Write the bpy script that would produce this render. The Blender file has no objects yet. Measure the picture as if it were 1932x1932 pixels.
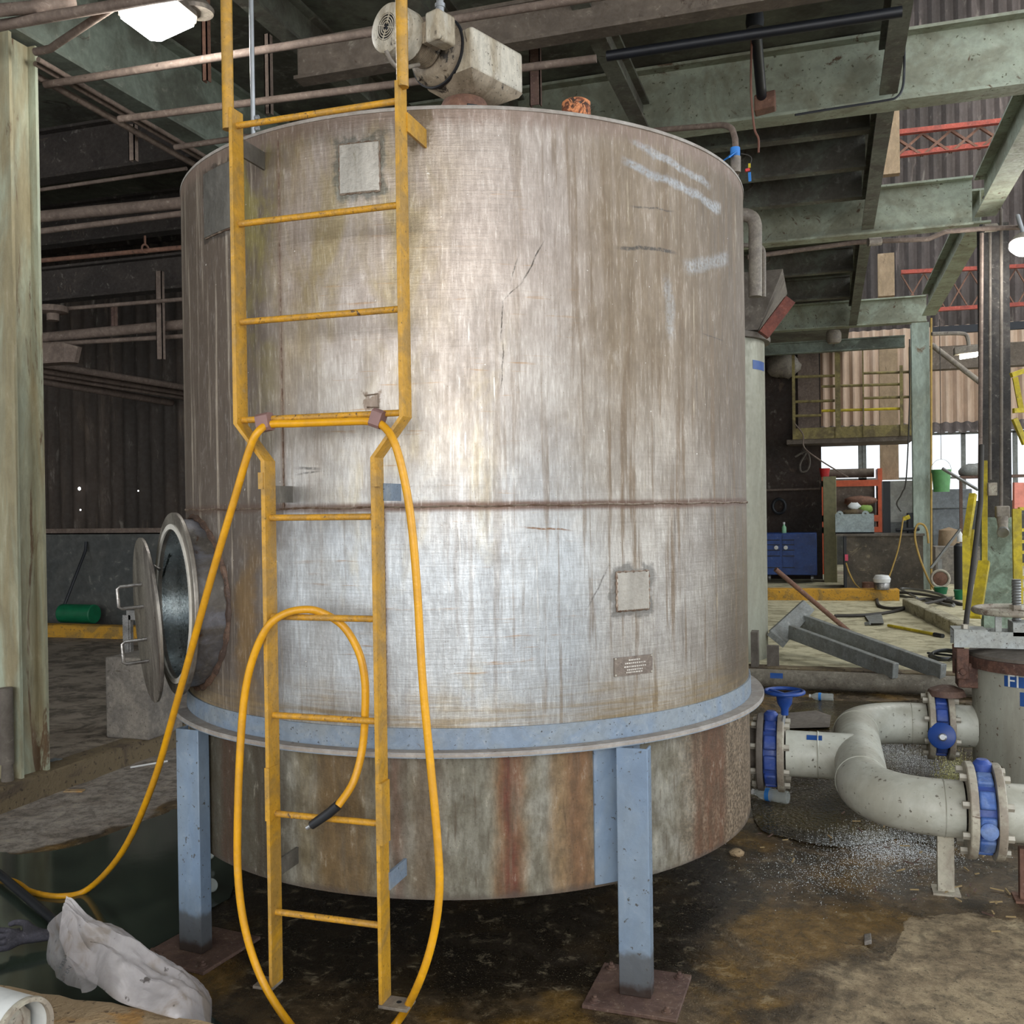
import bpy, bmesh, math, random
from math import sin, cos, pi, atan2, sqrt, radians, acos
from mathutils import Vector, Matrix, noise as mnoise
random.seed(7)
S = bpy.context.scene
COL = S.collection
# ------------------------------------------------------------------ camera
FL = 1838.0; PIT = .0067; ROL = .0142; AL = -.3118
def _r(v):
    x, y, z = v; c, s = cos(AL), sin(AL)
    return Vector((x*c+y*s, -x*s+y*c, z))
CAM = _r((.1777, -4.1093, 0)); CAM.z = 1.54
_f = Vector((0, cos(PIT), -sin(PIT))); _u = Vector((0, sin(PIT), cos(PIT))); _x = Vector((1, 0, 0))
CR = _r(cos(ROL)*_x-sin(ROL)*_u); CU = _r(sin(ROL)*_x+cos(ROL)*_u); CF = _r(_f)
# points of the hall measured from the photograph: a sight line cut with a known plane
def ray(x, y): return CF+(x-966)/FL*CR+(966-y)/FL*CU
def az(x, y, z): d = ray(x, y); return CAM+d*((z-CAM.z)/d.z)
def ay(x, y, Y): d = ray(x, y); return CAM+d*((Y-CAM.y)/d.y)
def ax(x, y, X): d = ray(x, y); return CAM+d*((X-CAM.x)/d.x)
def ad(x, y, t): return CAM+ray(x, y)*t
def cyl(x, y, r=1.136):
    d = ray(x, y); a = d.x**2+d.y**2; b = 2*(CAM.x*d.x+CAM.y*d.y); c = CAM.x**2+CAM.y**2-r*r
    t = (-b-sqrt(max(0, b*b-4*a*c)))/2/a; p = CAM+d*t
    return atan2(p.x, -p.y), p.z
def cp(phi, z, r=1.136): return Vector((r*sin(phi), -r*cos(phi), z))
cam = bpy.data.objects.new('camera', bpy.data.cameras.new('camera')); COL.objects.link(cam)
m = Matrix((CR, CU, -CF)).transposed().to_4x4(); m.translation = CAM; cam.matrix_world = m
cam.data.sensor_width = 36; cam.data.lens = FL/1932*36; cam.data.clip_end = 200; cam.data.clip_start = .05
S.camera = cam
S.view_settings.view_transform = 'Standard'; S.view_settings.look = 'None'; S.view_settings.gamma = 1
# ------------------------------------------------------------------ mesh helpers
def V(*a): return Vector(a[0] if len(a) == 1 else a)
def frame(d, up=None):
    d = V(d).normalized(); up = V(up) if up is not None else V(0, 0, 1)
    if abs(d.dot(up.normalized())) > .98: up = V(0, 1, 0) if abs(d.y) < .9 else V(1, 0, 0)
    s = d.cross(up).normalized(); return d, s, s.cross(d).normalized()
class G:
    def __init__(s): s.v = []; s.f = []; s.uv = None
    def add(s, vs, fs):
        n = len(s.v); s.v += [V(p) for p in vs]; s.f += [tuple(n+i for i in f) for f in fs]; return s
    def ob(s, c, X, Y, Z):      # centre and three half-axis vectors
        c = V(c); X = V(X); Y = V(Y); Z = V(Z)
        vs = [c+a*X+b*Y+d*Z for d in (-1, 1) for b in (-1, 1) for a in (-1, 1)]
        return s.add(vs, [(0, 2, 3, 1), (4, 5, 7, 6), (0, 1, 5, 4), (2, 6, 7, 3), (0, 4, 6, 2), (1, 3, 7, 5)])
    def box(s, a, b):
        a = V(a); b = V(b); h = (b-a)/2
        return s.ob((a+b)/2, (h.x, 0, 0), (0, h.y, 0), (0, 0, h.z))
    def bar(s, p, q, w, h, up=None):
        p = V(p); q = V(q); d, a, b = frame(q-p, up)
        return s.ob((p+q)/2, (q-p)/2, a*w/2, b*h/2)
    def loft(s, rings, closed=True, caps=True, loop=False):
        n = len(rings[0]); k = len(s.v); m_ = len(rings)
        for r in rings: s.v += [V(p) for p in r]
        for i in range(m_ if loop else m_-1):
            i2 = (i+1) % m_
            for j in range(n if closed else n-1):
                j2 = (j+1) % n
                s.f.append((k+i*n+j, k+i*n+j2, k+i2*n+j2, k+i2*n+j))
        if caps and closed and not loop:
            s.f.append(tuple(k+j for j in range(n))[::-1]); s.f.append(tuple(k+(m_-1)*n+j for j in range(n)))
        return s
    def tube(s, pts, r, n=10, loop=False, caps=True):
        pts = [V(p) for p in pts]; m_ = len(pts); rings = []
        rr = r if isinstance(r, (list, tuple)) else [r]*m_
        a = None
        for i, p in enumerate(pts):
            if loop: t = (pts[(i+1) % m_]-pts[i-1])
            else: t = (pts[min(i+1, m_-1)]-pts[max(i-1, 0)])
            if t.length < 1e-9: t = V(0, 0, 1)
            t = t.normalized()
            if a is None: _, a, _b = frame(t)
            a = (a-t*a.dot(t)).normalized(); b = t.cross(a)
            rings.append([p+rr[i]*(cos(2*pi*j/n)*a+sin(2*pi*j/n)*b) for j in range(n)])
        return s.loft(rings, True, caps, loop)
    def lathe(s, o, axis, prof, n=32, caps=True, up=None):
        o = V(o); d, a, b = frame(axis, up)
        return s.loft([[o+d*h+r*(cos(2*pi*j/n)*a+sin(2*pi*j/n)*b) for j in range(n)] for r, h in prof], True, caps)
    def cy(s, p, q, r, n=20): return s.tube([p, q], r, n)
    def prism(s, o, X, Y, N, pts, th):   # 2-D outline extruded
        o = V(o); X = V(X); Y = V(Y); N = V(N)
        return s.loft([[o+X*u+Y*v+N*k for u, v in pts] for k in (0, th)])
    def ibeam(s, p, q, dep, w, tf=.016, tw=.012, up=None):
        p = V(p); q = V(q); d, a, b = frame(q-p, up)
        h = dep/2; o = [(-w/2, -h), (w/2, -h), (w/2, -h+tf), (tw/2, -h+tf), (tw/2, h-tf), (w/2, h-tf), (w/2, h), (-w/2, h), (-w/2, h-tf), (-tw/2, h-tf), (-tw/2, -h+tf), (-w/2, -h+tf)]
        return s.loft([[c+a*x+b*y for x, y in o] for c in (p, q)])
    def angle(s, p, q, w, h, t=.008, up=None):
        p = V(p); q = V(q); d, a, b = frame(q-p, up)
        o = [(0, 0), (w, 0), (w, t), (t, t), (t, h), (0, h)]
        return s.loft([[c+a*x+b*y for x, y in o] for c in (p, q)])
    def hexb(s, c, ax_, r, h):
        return s.lathe(c, ax_, [(r, 0), (r, h)], 6)
    def ring(s, o, axis, r0, r1, h, n=40):
        return s.lathe(o, axis, [(r0, 0), (r1, 0), (r1, h), (r0, h), (r0, 0)], n, caps=False)
    def corr(s, o, U, W, H, pitch=.15, amp=.02, Wv=(0, 0, 1)):
        o = V(o); U = V(U).normalized(); Wv = V(Wv).normalized(); Nn = U.cross(Wv)
        k = int(W/pitch*6); prof = [(W*i/k, amp*sin(2*pi*i/6)) for i in range(k+1)]
        n = len(s.v)
        for h in (0, H):
            for th in (0, .006):
                s.v += [o+U*u+Nn*(a+th)+Wv*h for u, a in prof]
        m_ = k+1
        for i in range(k):
            s.f += [(n+i, n+i+1, n+2*m_+i+1, n+2*m_+i), (n+m_+i+1, n+m_+i, n+3*m_+i, n+3*m_+i+1), (n+i+1, n+i, n+m_+i, n+m_+i+1), (n+2*m_+i, n+2*m_+i+1, n+3*m_+i+1, n+3*m_+i)]
        return s
def spl(pts, k=8, loop=False):
    pts = [V(p) for p in pts]; n = len(pts); out = []
    for i in range(n if loop else n-1):
        g = (lambda j: pts[j % n]) if loop else (lambda j: pts[max(0, min(n-1, j))])
        a, b, c, d = g(i-1), g(i), g(i+1), g(i+2)
        for j in range(k):
            t = j/k
            out.append(.5*((2*b)+(c-a)*t+(2*a-5*b+4*c-d)*t*t+(3*b-a-3*c+d)*t**3))
    if not loop: out.append(pts[-1])
    return out
ROOT = {}
def tag(o, label, cat, group=None, kind=None):
    if label: o['label'] = label
    if cat: o['category'] = cat
    if group: o['group'] = group
    if kind: o['kind'] = kind
    return o
def thing(name, loc, label, cat, group=None):
    o = bpy.data.objects.new(name, None); COL.objects.link(o); o.location = V(loc); o.empty_display_size = .1
    ROOT[o] = V(loc); return tag(o, label, cat, group)
def mk(name, g, mt, parent=None, label=None, cat=None, group=None, kind=None, bev=0, ang=.7, sub=0):
    vs = g.v
    if parent is not None: org = ROOT[parent]
    else:
        org = V((min(p.x for p in vs)+max(p.x for p in vs))/2, (min(p.y for p in vs)+max(p.y for p in vs))/2, min(p.z for p in vs))
    me = bpy.data.meshes.new(name); me.from_pydata([tuple(p-org) for p in vs], [], g.f); me.validate()
    bm = bmesh.new(); bm.from_mesh(me); bmesh.ops.recalc_face_normals(bm, faces=bm.faces); bm.to_mesh(me); bm.free()
    if g.uv:
        l = me.uv_layers.new(name='UVMap')
        for lp in me.loops: l.data[lp.index].uv = g.uv[lp.vertex_index]
    me.shade_smooth(); me.set_sharp_from_angle(angle=ang)
    me.materials.append(mt)
    o = bpy.data.objects.new(name, me); COL.objects.link(o)
    if parent is not None: o.parent = parent
    else: o.location = org
    ROOT[o] = org
    if bev:
        b = o.modifiers.new('bevel', 'BEVEL'); b.width = bev; b.segments = 2; b.limit_method = 'ANGLE'; b.angle_limit = .6
    if sub:
        b = o.modifiers.new('sub', 'SUBSURF'); b.levels = sub; b.render_levels = sub
    return tag(o, label, cat, group, kind)
def st(name, g, mt, **k): return mk(name, g, mt, kind='structure', **k)
def copy_tree(o, parent=None):
    c = o.copy(); COL.objects.link(c); c.parent = parent
    for ch in list(o.children): copy_tree(ch, c)
    return c
def text(name, s, size, mt, parent, o, X, Y, ext=.001, fit=None):
    cu = bpy.data.curves.new(name, 'FONT'); cu.body = s; cu.size = size; cu.align_x = 'CENTER'; cu.align_y = 'CENTER'; cu.extrude = ext; cu.resolution_u = 2
    t = bpy.data.objects.new(name, cu); COL.objects.link(t)
    me = bpy.data.meshes.new_from_object(t.evaluated_get(bpy.context.evaluated_depsgraph_get()))
    bpy.data.objects.remove(t)
    X = V(X).normalized(); Y = V(Y).normalized(); N = X.cross(Y); o = V(o)
    g = G(); g.v = [o+X*p.co.x+Y*p.co.y+N*p.co.z for p in me.vertices]; g.f = [tuple(p.vertices) for p in me.polygons]
    bpy.data.meshes.remove(me)
    return mk(name, g, mt, parent)
# ------------------------------------------------------------------ node helpers
def lin(h):
    if isinstance(h, (tuple, list)): return tuple(h) if len(h) == 4 else tuple(h)+(1,)
    h = h.lstrip('#'); o = []
    for i in (0, 2, 4):
        c = int(h[i:i+2], 16)/255; o.append(c/12.92 if c <= .04045 else ((c+.055)/1.055)**2.4)
    return tuple(o)+(1,)
class T:
    def __init__(s, name):
        s.m = bpy.data.materials.new(name); s.m.use_nodes = True; s.t = s.m.node_tree
        s.b = s.t.nodes['Principled BSDF']; s.o = s.t.nodes['Material Output']
    def N(s, ty, ins=None, **p):
        n = s.t.nodes.new(ty)
        for k, v in p.items(): setattr(n, k, v)
        for k, v in (ins or {}).items(): s.set(n.inputs[k], v)
        return n
    def set(s, sock, v):
        if isinstance(v, bpy.types.NodeSocket): s.t.links.new(v, sock)
        else: sock.default_value = v
    def co(s, kind='Object', scale=(1, 1, 1), off=(0, 0, 0)):
        c = s.N('ShaderNodeTexCoord').outputs[kind]
        return s.N('ShaderNodeMapping', {'Vector': c, 'Scale': scale, 'Location': off}).outputs[0]
    def noise(s, vec, sc=5, det=4, ro=.55, dist=0, out=0):
        return s.N('ShaderNodeTexNoise', {'Vector': vec, 'Scale': sc, 'Detail': det, 'Roughness': ro, 'Distortion': dist}).outputs[out]
    def M(s, op, a, b=0., c=0., clamp=False):
        return s.N('ShaderNodeMath', {0: a, 1: b, 2: c}, operation=op, use_clamp=clamp).outputs[0]
    def mr(s, v, a, b, c=0., d=1., sm=True):
        return s.N('ShaderNodeMapRange', {'Value': v, 'From Min': a, 'From Max': b, 'To Min': c, 'To Max': d}, interpolation_type='SMOOTHSTEP' if sm else 'LINEAR').outputs[0]
    def mix(s, f, a, b, mode='MIX'):
        n = s.N('ShaderNodeMix', data_type='RGBA', blend_type=mode)
        for i, v in ((0, f), (6, a), (7, b)):
            if isinstance(v, (str, tuple)): v = lin(v)
            s.set(n.inputs[i], v)
        return n.outputs[2]
    def bump(s, h, st=.3, d=.01):
        s.set(s.b.inputs['Normal'], s.N('ShaderNodeBump', {'Height': h, 'Strength': st, 'Distance': d}).outputs[0])
    def fin(s, col, rough=.6, metal=0., spec=.5):
        if isinstance(col, str): col = lin(col)
        s.set(s.b.inputs['Base Color'], col); s.set(s.b.inputs['Roughness'], rough); s.set(s.b.inputs['Metallic'], metal)
        s.b.inputs['Specular IOR Level'].default_value = spec
        return s.m
def grime(name, c1, c2, c3=None, sc=3, rust=.62, st_=1., rough=.6, metal=0., bump=.15, dirt=(.4, .62), speck=None, dist=.8, mo=.7):
    """worn surface: colour c1, dirt c2 in clouds (stretched down by st_), patches of c3, dark specks"""
    t = T(name); v = t.co('Object', (1, 1, 1/st_))
    n1 = t.noise(v, sc, 6, .62, dist); col = t.mix(t.mr(n1, *dirt), c1, c2)
    if c3:
        n2 = t.noise(t.co('Object', (1, 1, 1/st_), (3.1, 7, 1.3)), sc*1.7, 7, .7, 1.2)
        col = t.mix(t.mr(n2, rust, rust+.07), col, c3)
    n3 = t.noise(t.co('Object'), sc*14, 3, .6)
    n4 = t.noise(t.co('Object', (1, 1, 1/max(1, st_*.6)), (7, 2, 5)), sc*5, 6, .68, .5)
    col = t.mix(t.mr(n4, .36, .62, .34*mo, 0), col, '#1c1712'); col = t.mix(t.mr(n4, .58, .72, 0, .22*mo), col, '#e6dfd0')
    if speck: col = t.mix(t.mr(n3, .64, .70), col, speck)
    t.bump(t.M('ADD', n1, t.M('MULTIPLY', n3, .5)), bump, .01)
    return t.fin(col, t.mr(n3, .3, .7, rough-.1, min(1, rough+.1)), metal)
def plain(name, c, rough=.5, metal=0., **k):
    t = T(name); n = t.noise(t.co('Object'), 12, 3)
    c1 = lin(c); c2 = tuple(x*.72 for x in c1[:3])+(1,)
    m_ = t.fin(t.mix(t.mr(n, .3, .8), c1, c2), rough, metal)
    for kk, vv in k.items(): t.b.inputs[kk.replace('_', ' ')].default_value = vv
    return m_
def emit(name, c, st_):
    t = T(name); t.b.inputs['Emission Color'].default_value = lin(c); t.b.inputs['Emission Strength'].default_value = st_
    return t.fin(c, .5)
# ------------------------------------------------------------------ materials
R0 = 1.136
def U(x, y, r=R0): p, z = cyl(x, y, r); return p*r, z
def mat_shell():
    t = T('stainless_shell'); uv = t.co('UV'); xyz = t.N('ShaderNodeSeparateXYZ', {0: uv}); u, z = xyz.outputs[0], xyz.outputs[1]
    big = t.noise(uv, 1.6, 5, .6, .6)
    st = t.noise(t.co('UV', (1, .035, 1)), 26, 6, .62, .25)          # vertical runs
    st2 = t.noise(t.co('UV', (1, .05, 1), (5, 2, 0)), 60, 4, .6, .2)
    hz = t.noise(t.co('UV', (.05, 1, 1)), 55, 5, .65, .3)            # rolled-plate scratches
    fine = t.noise(uv, 90, 4, .6)
    wob = t.M('SUBTRACT', t.noise(uv, 3, 5, .6), .5)
    uw = t.M('ADD', u, t.M('MULTIPLY', wob, .35)); zw = t.M('ADD', z, t.M('MULTIPLY', wob, .5))
    def band(v, a, b, s): return t.M('MULTIPLY', t.mr(v, a-s, a+s), t.mr(v, b-s, b+s, 1, 0))
    c = t.mix(t.mr(big, .35, .65), '#a6a29d', '#c0bbb3')
    c = t.mix(t.M('MULTIPLY', t.mr(zw, 1.75, 1.3), t.mr(u, U(1180, 1100)[0], U(1060, 1100)[0])), c, t.mix(t.mr(big, .35, .65), '#b3b8bc', '#c6cacc'))
    # warm film over the upper half
    c = t.mix(t.M('MULTIPLY', t.mr(zw, 1.55, 2.3), .7), c, '#a6968a')
    # yellow bloom, between and beside the ladder rails
    yb = t.noise(t.co('UV', (1, .45, 1), (2, 9, 0)), 6, 5, .6, .5)
    ym = t.M('MULTIPLY', t.M('MULTIPLY', band(uw, -.42, .30, .12), t.mr(zw, 1.6, 2.3)), t.mr(yb, .36, .62))
    c = t.mix(t.M('MULTIPLY', ym, .7), c, '#948250')
    ym2 = t.M('MULTIPLY', t.M('MULTIPLY', band(uw, .0, .55, .12), band(zw, .9, 2.0, .25)), t.mr(yb, .5, .7))
    c = t.mix(t.M('MULTIPLY', ym2, .4), c, '#c0ab72')
    # brown film, upper right
    u1 = U(1090, 400)[0]
    bm_ = t.M('MULTIPLY', t.mr(uw, u1-.12, u1+.16), t.mr(zw, 1.2, 2.1))
    bm_ = t.M('MULTIPLY', bm_, t.mr(st, .25, .6, .65, 1))
    c = t.mix(t.M('MULTIPLY', bm_, .95), c, '#7c6b54')
    c = t.mix(t.M('MULTIPLY', t.M('MULTIPLY', t.mr(uw, u1+.25, u1+.8), t.mr(z, .75, 2.2, .9, .7)), 1), c, '#5f5244')
    # runs
    rm = t.M('MULTIPLY', t.mr(st, .52, .62), t.mr(uw, u1-.5, u1+.3, .22, .85))
    c = t.mix(rm, c, '#75624c')
    rm2 = t.M('MULTIPLY', t.mr(st2, .56, .68), t.mr(uw, u1+.1, u1+.7, .05, .8)); c = t.mix(rm2, c, '#5d5145')
    rl = t.M('MULTIPLY', t.mr(st2, .36, .3), t.mr(uw, u1-.2, u1+.6, .1, .8)); c = t.mix(rl, c, '#b5a891')
    # left side, duller grey with runs, darkest at the left plate
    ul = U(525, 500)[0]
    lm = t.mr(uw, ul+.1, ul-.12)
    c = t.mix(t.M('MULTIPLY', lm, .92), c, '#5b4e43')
    c = t.mix(t.M('MULTIPLY', t.mr(st, .53, .66), t.M('MULTIPLY', lm, .6)), c, '#c4b7a4')  # pale streaks painted in as highlights on the dull side
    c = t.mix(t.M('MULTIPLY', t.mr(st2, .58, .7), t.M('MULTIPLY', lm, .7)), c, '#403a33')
    ly = t.M('MULTIPLY', t.M('MULTIPLY', band(uw, ul-.2, ul-.02, .05), t.mr(zw, 1.5, 2.5)), t.mr(yb, .42, .6))
    c = t.mix(t.M('MULTIPLY', ly, .75), c, '#8f8444')
    # stain under the manway side
    um = U(465, 1150)[0]
    c = t.mix(t.M('MULTIPLY', t.M('MULTIPLY', band(uw, um-.03, um+.05, .03), band(z, .85, 1.4, .1)), .6), c, '#8a6a34')
    # orange horizontal rust scratches
    hm = t.M('MULTIPLY', t.mr(hz, .6, .68), t.M('MULTIPLY', band(uw, -.1, .75, .15), band(zw, .95, 2.45, .2)))
    hm = t.M('MULTIPLY', hm, t.mr(t.noise(uv, 7, 3, .6), .42, .6))
    c = t.mix(t.M('MULTIPLY', hm, .7), c, '#a07a4c')
    # pale drips in the middle
    wm = t.M('MULTIPLY', t.mr(st2, .63, .7), t.M('MULTIPLY', band(uw, .3, .8, .06), band(zw, 1.25, 2.05, .15)))
    c = t.mix(t.M('MULTIPLY', wm, .75), c, '#e6e3dd')
    # blue-white scuffs upper right
    def seg(p, q, w, colr, k, rough_=.12):
        nonlocal c
        (x0, y0), (x1, y1) = U(*p), U(*q); L = sqrt((x1-x0)**2+(y1-y0)**2); dx, dy = (x1-x0)/L, (y1-y0)/L
        a = t.M('SUBTRACT', u, x0); b = t.M('SUBTRACT', z, y0)
        al = t.M('ADD', t.M('MULTIPLY', a, dx), t.M('MULTIPLY', b, dy))
        pe = t.M('ABSOLUTE', t.M('ADD', t.M('ADD', t.M('MULTIPLY', a, -dy), t.M('MULTIPLY', b, dx)), t.M('MULTIPLY', wob, rough_)))
        msk = t.M('MULTIPLY', t.mr(pe, w, w*.3), t.M('MULTIPLY', t.mr(al, -.02, .04), t.mr(al, L+.02, L-.04)))
        msk = t.M('MULTIPLY', msk, t.mr(fine, .35, .55, .3, 1))
        c = t.mix(t.M('MULTIPLY', msk, k), c, colr)
    seg((1175, 305), (1360, 395), .022, '#a3a8ac', .8)
    seg((1190, 270), (1340, 350), .016, '#a3a8ac', .7)
    seg((1290, 500), (1375, 495), .035, '#a0a4a6', .6)
    seg((1255, 520), (1270, 640), .03, '#a0a4a6', .45)
    seg((1165, 463), (1275, 478), .009, '#3a3835', .9, .06)
    seg((1190, 388), (1270, 395), .004, '#3a3835', .7, .06)
    seg((1024, 455), (985, 535), .0035, '#4a443e', 1, .05)
    seg((985, 535), (948, 565), .003, '#4a443e', 1, .05)
    seg((948, 565), (943, 640), .003, '#4a443e', 1, .03)
    seg((943, 640), (944, 735), .003, '#4a443e', .8, .08)
    seg((975, 485), (962, 530), .003, '#4a443e', .9, .05)
    seg((1325, 630), (1365, 645), .003, '#4a443e', .8, .03)
    seg((985, 993), (1078, 1000), .004, '#7a5534', .9, .05)
    seg((1112, 1150), (1150, 1070), .004, '#6d6b69', .8, .05)
    seg((560, 883), (605, 885), .006, '#5c5c5a', .9, .02); seg((560, 895), (605, 889), .004, '#5c5c5a', .9, .02)
    # weld heat tint at mid height and under the rim
    sw = t.M('ABSOLUTE', t.M('ADD', t.M('SUBTRACT', z, 1.54), t.M('MULTIPLY', wob, .02)))
    c = t.mix(t.M('MULTIPLY', t.mr(sw, .022, .006), t.mr(uw, -.5, .2, .5, .9)), c, '#5d4234')
    for pxl, (za, zb) in ((530, (1.54, 2.76)), (727, (.86, 1.54))):
        uu = U(pxl, 600 if pxl == 530 else 1150)[0]
        m_ = t.M('MULTIPLY', t.mr(t.M('ABSOLUTE', t.M('SUBTRACT', u, uu)), .016, .002), t.M('MULTIPLY', t.mr(z, za-.01, za+.01), t.mr(z, zb-.01, zb+.01, 1, 0)))
        c = t.mix(t.M('MULTIPLY', m_, .55), c, '#7a6252')
    edge = t.M('ADD', z, t.M('MULTIPLY', t.M('SUBTRACT', st2, .5), .12))
    c = t.mix(t.M('MULTIPLY', t.mr(edge, 2.68, 2.735), .85), c, '#857266')
    # rust and ochre along the foot
    foot = t.M('ADD', z, t.M('MULTIPLY', wob, .35))
    c = t.mix(t.M('MULTIPLY', t.mr(foot, 1.02, .86), t.mr(hz, .4, .65, .25, .85)), c, '#97835f')
    for (x0, y0, x1, y1, e_, cc_) in ((641, 275, 717, 360, .03, '#565a54'), (1163, 1080, 1224, 1148, .032, '#6b6a66'), (387, 330, 452, 425, .02, '#2f2b27'), (765, 205, 805, 268, .02, '#5f4f38'), (690, 748, 712, 768, .012, '#6d5847')):
        (ua, zt_), (ub, zb_) = U(x0, y0), U(x1, y1); ua, ub = min(ua, ub), max(ua, ub); zb_, zt_ = min(zb_, zt_), max(zb_, zt_)
        dd = t.M('MAXIMUM', t.M('SUBTRACT', t.M('ABSOLUTE', t.M('SUBTRACT', u, (ua+ub)/2)), (ub-ua)/2), t.M('SUBTRACT', t.M('ABSOLUTE', t.M('SUBTRACT', z, (zt_+zb_)/2)), (zt_-zb_)/2))
        nn2 = t.noise(uv, 22, 4, .6); dd = t.M('ADD', dd, t.M('MULTIPLY', t.M('SUBTRACT', nn2, .5), .09))
        c = t.mix(t.M('MULTIPLY', t.mr(dd, e_, e_*.3), .75), c, cc_)
    mot = t.noise(t.co('UV', (1, .5, 1), (9, 3, 0)), 14, 8, .72, .4)
    c = t.mix(t.mr(mot, .36, .6, .2, 0), c, '#4a3f33'); c = t.mix(t.mr(mot, .56, .72, 0, .2), c, '#d8d2c8')
    gr_ = t.noise(t.co('UV', (1, .12, 1), (2, 3, 0)), 120, 5, .7, .2)
    c = t.mix(t.mr(gr_, .4, .6, .24, 0), c, '#5a4c3d'); c = t.mix(t.mr(gr_, .56, .68, 0, .2), c, '#e2dcd2')
    # specks, dents
    c = t.mix(t.mr(t.noise(uv, 210, 2, .5), .69, .74), c, '#6e5c48')
    c = t.mix(t.mr(t.noise(t.co('UV', (1, 1, 1), (4, 4, 0)), 60, 3, .6), .72, .76), c, '#dcd8d0')
    dirt = t.M('MAXIMUM', t.M('MAXIMUM', bm_, lm), rm2)
    rough = t.M('ADD', t.mr(mot, .3, .7, .46, .38), t.M('MULTIPLY', dirt, .15))
    met = t.M('SUBTRACT', t.M('SUBTRACT', .6, t.M('MULTIPLY', dirt, .3)), t.M('MULTIPLY', rm, .15), clamp=True)
    t.bump(t.M('ADD', t.M('ADD', t.M('MULTIPLY', hz, .25), t.M('MULTIPLY', fine, .15)), t.M('MULTIPLY', t.noise(t.co('UV', (1, .5, 1)), 2.5, 2), 1.2)), .25, .012)
    t.b.inputs['Anisotropic'].default_value = .3
    return t.fin(c, rough, met)
def mat_skirt():
    t = T('rust_streaked_skirt'); uv = t.co('UV'); xyz = t.N('ShaderNodeSeparateXYZ', {0: uv}); u, z = xyz.outputs[0], xyz.outputs[1]
    st = t.noise(t.co('UV', (1, .07, 1)), 22, 6, .65, .3); st2 = t.noise(t.co('UV', (1, .1, 1), (3, 1, 0)), 60, 4, .6)
    fine = t.noise(uv, 80, 4, .65); blot = t.noise(uv, 9, 5, .6, .6)
    wob = t.M('SUBTRACT', t.noise(t.co('UV', (1, .5, 1)), 9, 4), .5); uw = t.M('ADD', u, t.M('MULTIPLY', wob, .07))
    c = t.mix(t.mr(blot, .38, .62), '#777263', '#8d8a7e')
    ur = U(1245, 1500)[0]
    c = t.mix(t.mr(uw, ur+.02, ur+.25), c, t.mix(t.mr(fine, .42, .58), '#5b4c3c', '#8e7c66'))
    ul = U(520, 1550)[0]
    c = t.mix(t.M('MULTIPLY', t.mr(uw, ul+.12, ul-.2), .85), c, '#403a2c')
    for x0, x1, colr, k in ((930, 990, '#8b6534', .7), (945, 980, '#5f2e20', 1), (1040, 1130, '#84603a', .6), (1070, 1112, '#683626', .95), (600, 690, '#5d3f22', .85), (775, 830, '#5f4c36', .7), (850, 930, '#6d6a5c', .6), (480, 540, '#3a3022', .8), (1310, 1370, '#5f3c26', .8), (420, 450, '#4a2f1e', .8), (740, 760, '#633c28', .8), (1040, 1130, '#8b7350', .5), (560, 720, '#6d5c38', .5)):
        a, b = U(x0, 1530)[0], U(x1, 1530)[0]
        m_ = t.M('MULTIPLY', t.mr(uw, a-.03, a+.03), t.mr(uw, b-.03, b+.03, 1, 0))
        c = t.mix(t.M('MULTIPLY', t.M('MULTIPLY', m_, t.mr(st, .34, .52, .55, 1)), k), c, colr)
    c = t.mix(t.M('MULTIPLY', t.mr(st2, .58, .7), .5), c, '#54422e')
    mo = t.noise(t.co('UV', (1, .35, 1), (2, 2, 0)), 30, 6, .7); c = t.mix(t.mr(mo, .38, .6, .5, 0), c, '#3f3424'); c = t.mix(t.mr(mo, .58, .7, 0, .3), c, '#c2bba9')
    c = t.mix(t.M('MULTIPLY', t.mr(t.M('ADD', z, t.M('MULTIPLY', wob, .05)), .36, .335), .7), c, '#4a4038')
    c = t.mix(t.mr(t.noise(uv, 150, 2), .68, .74), c, '#3b3226')
    t.bump(t.M('ADD', fine, t.M('MULTIPLY', blot, .6)), .3, .006)
    return t.fin(c, t.mr(fine, .3, .7, .5, .75), .15)
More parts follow.
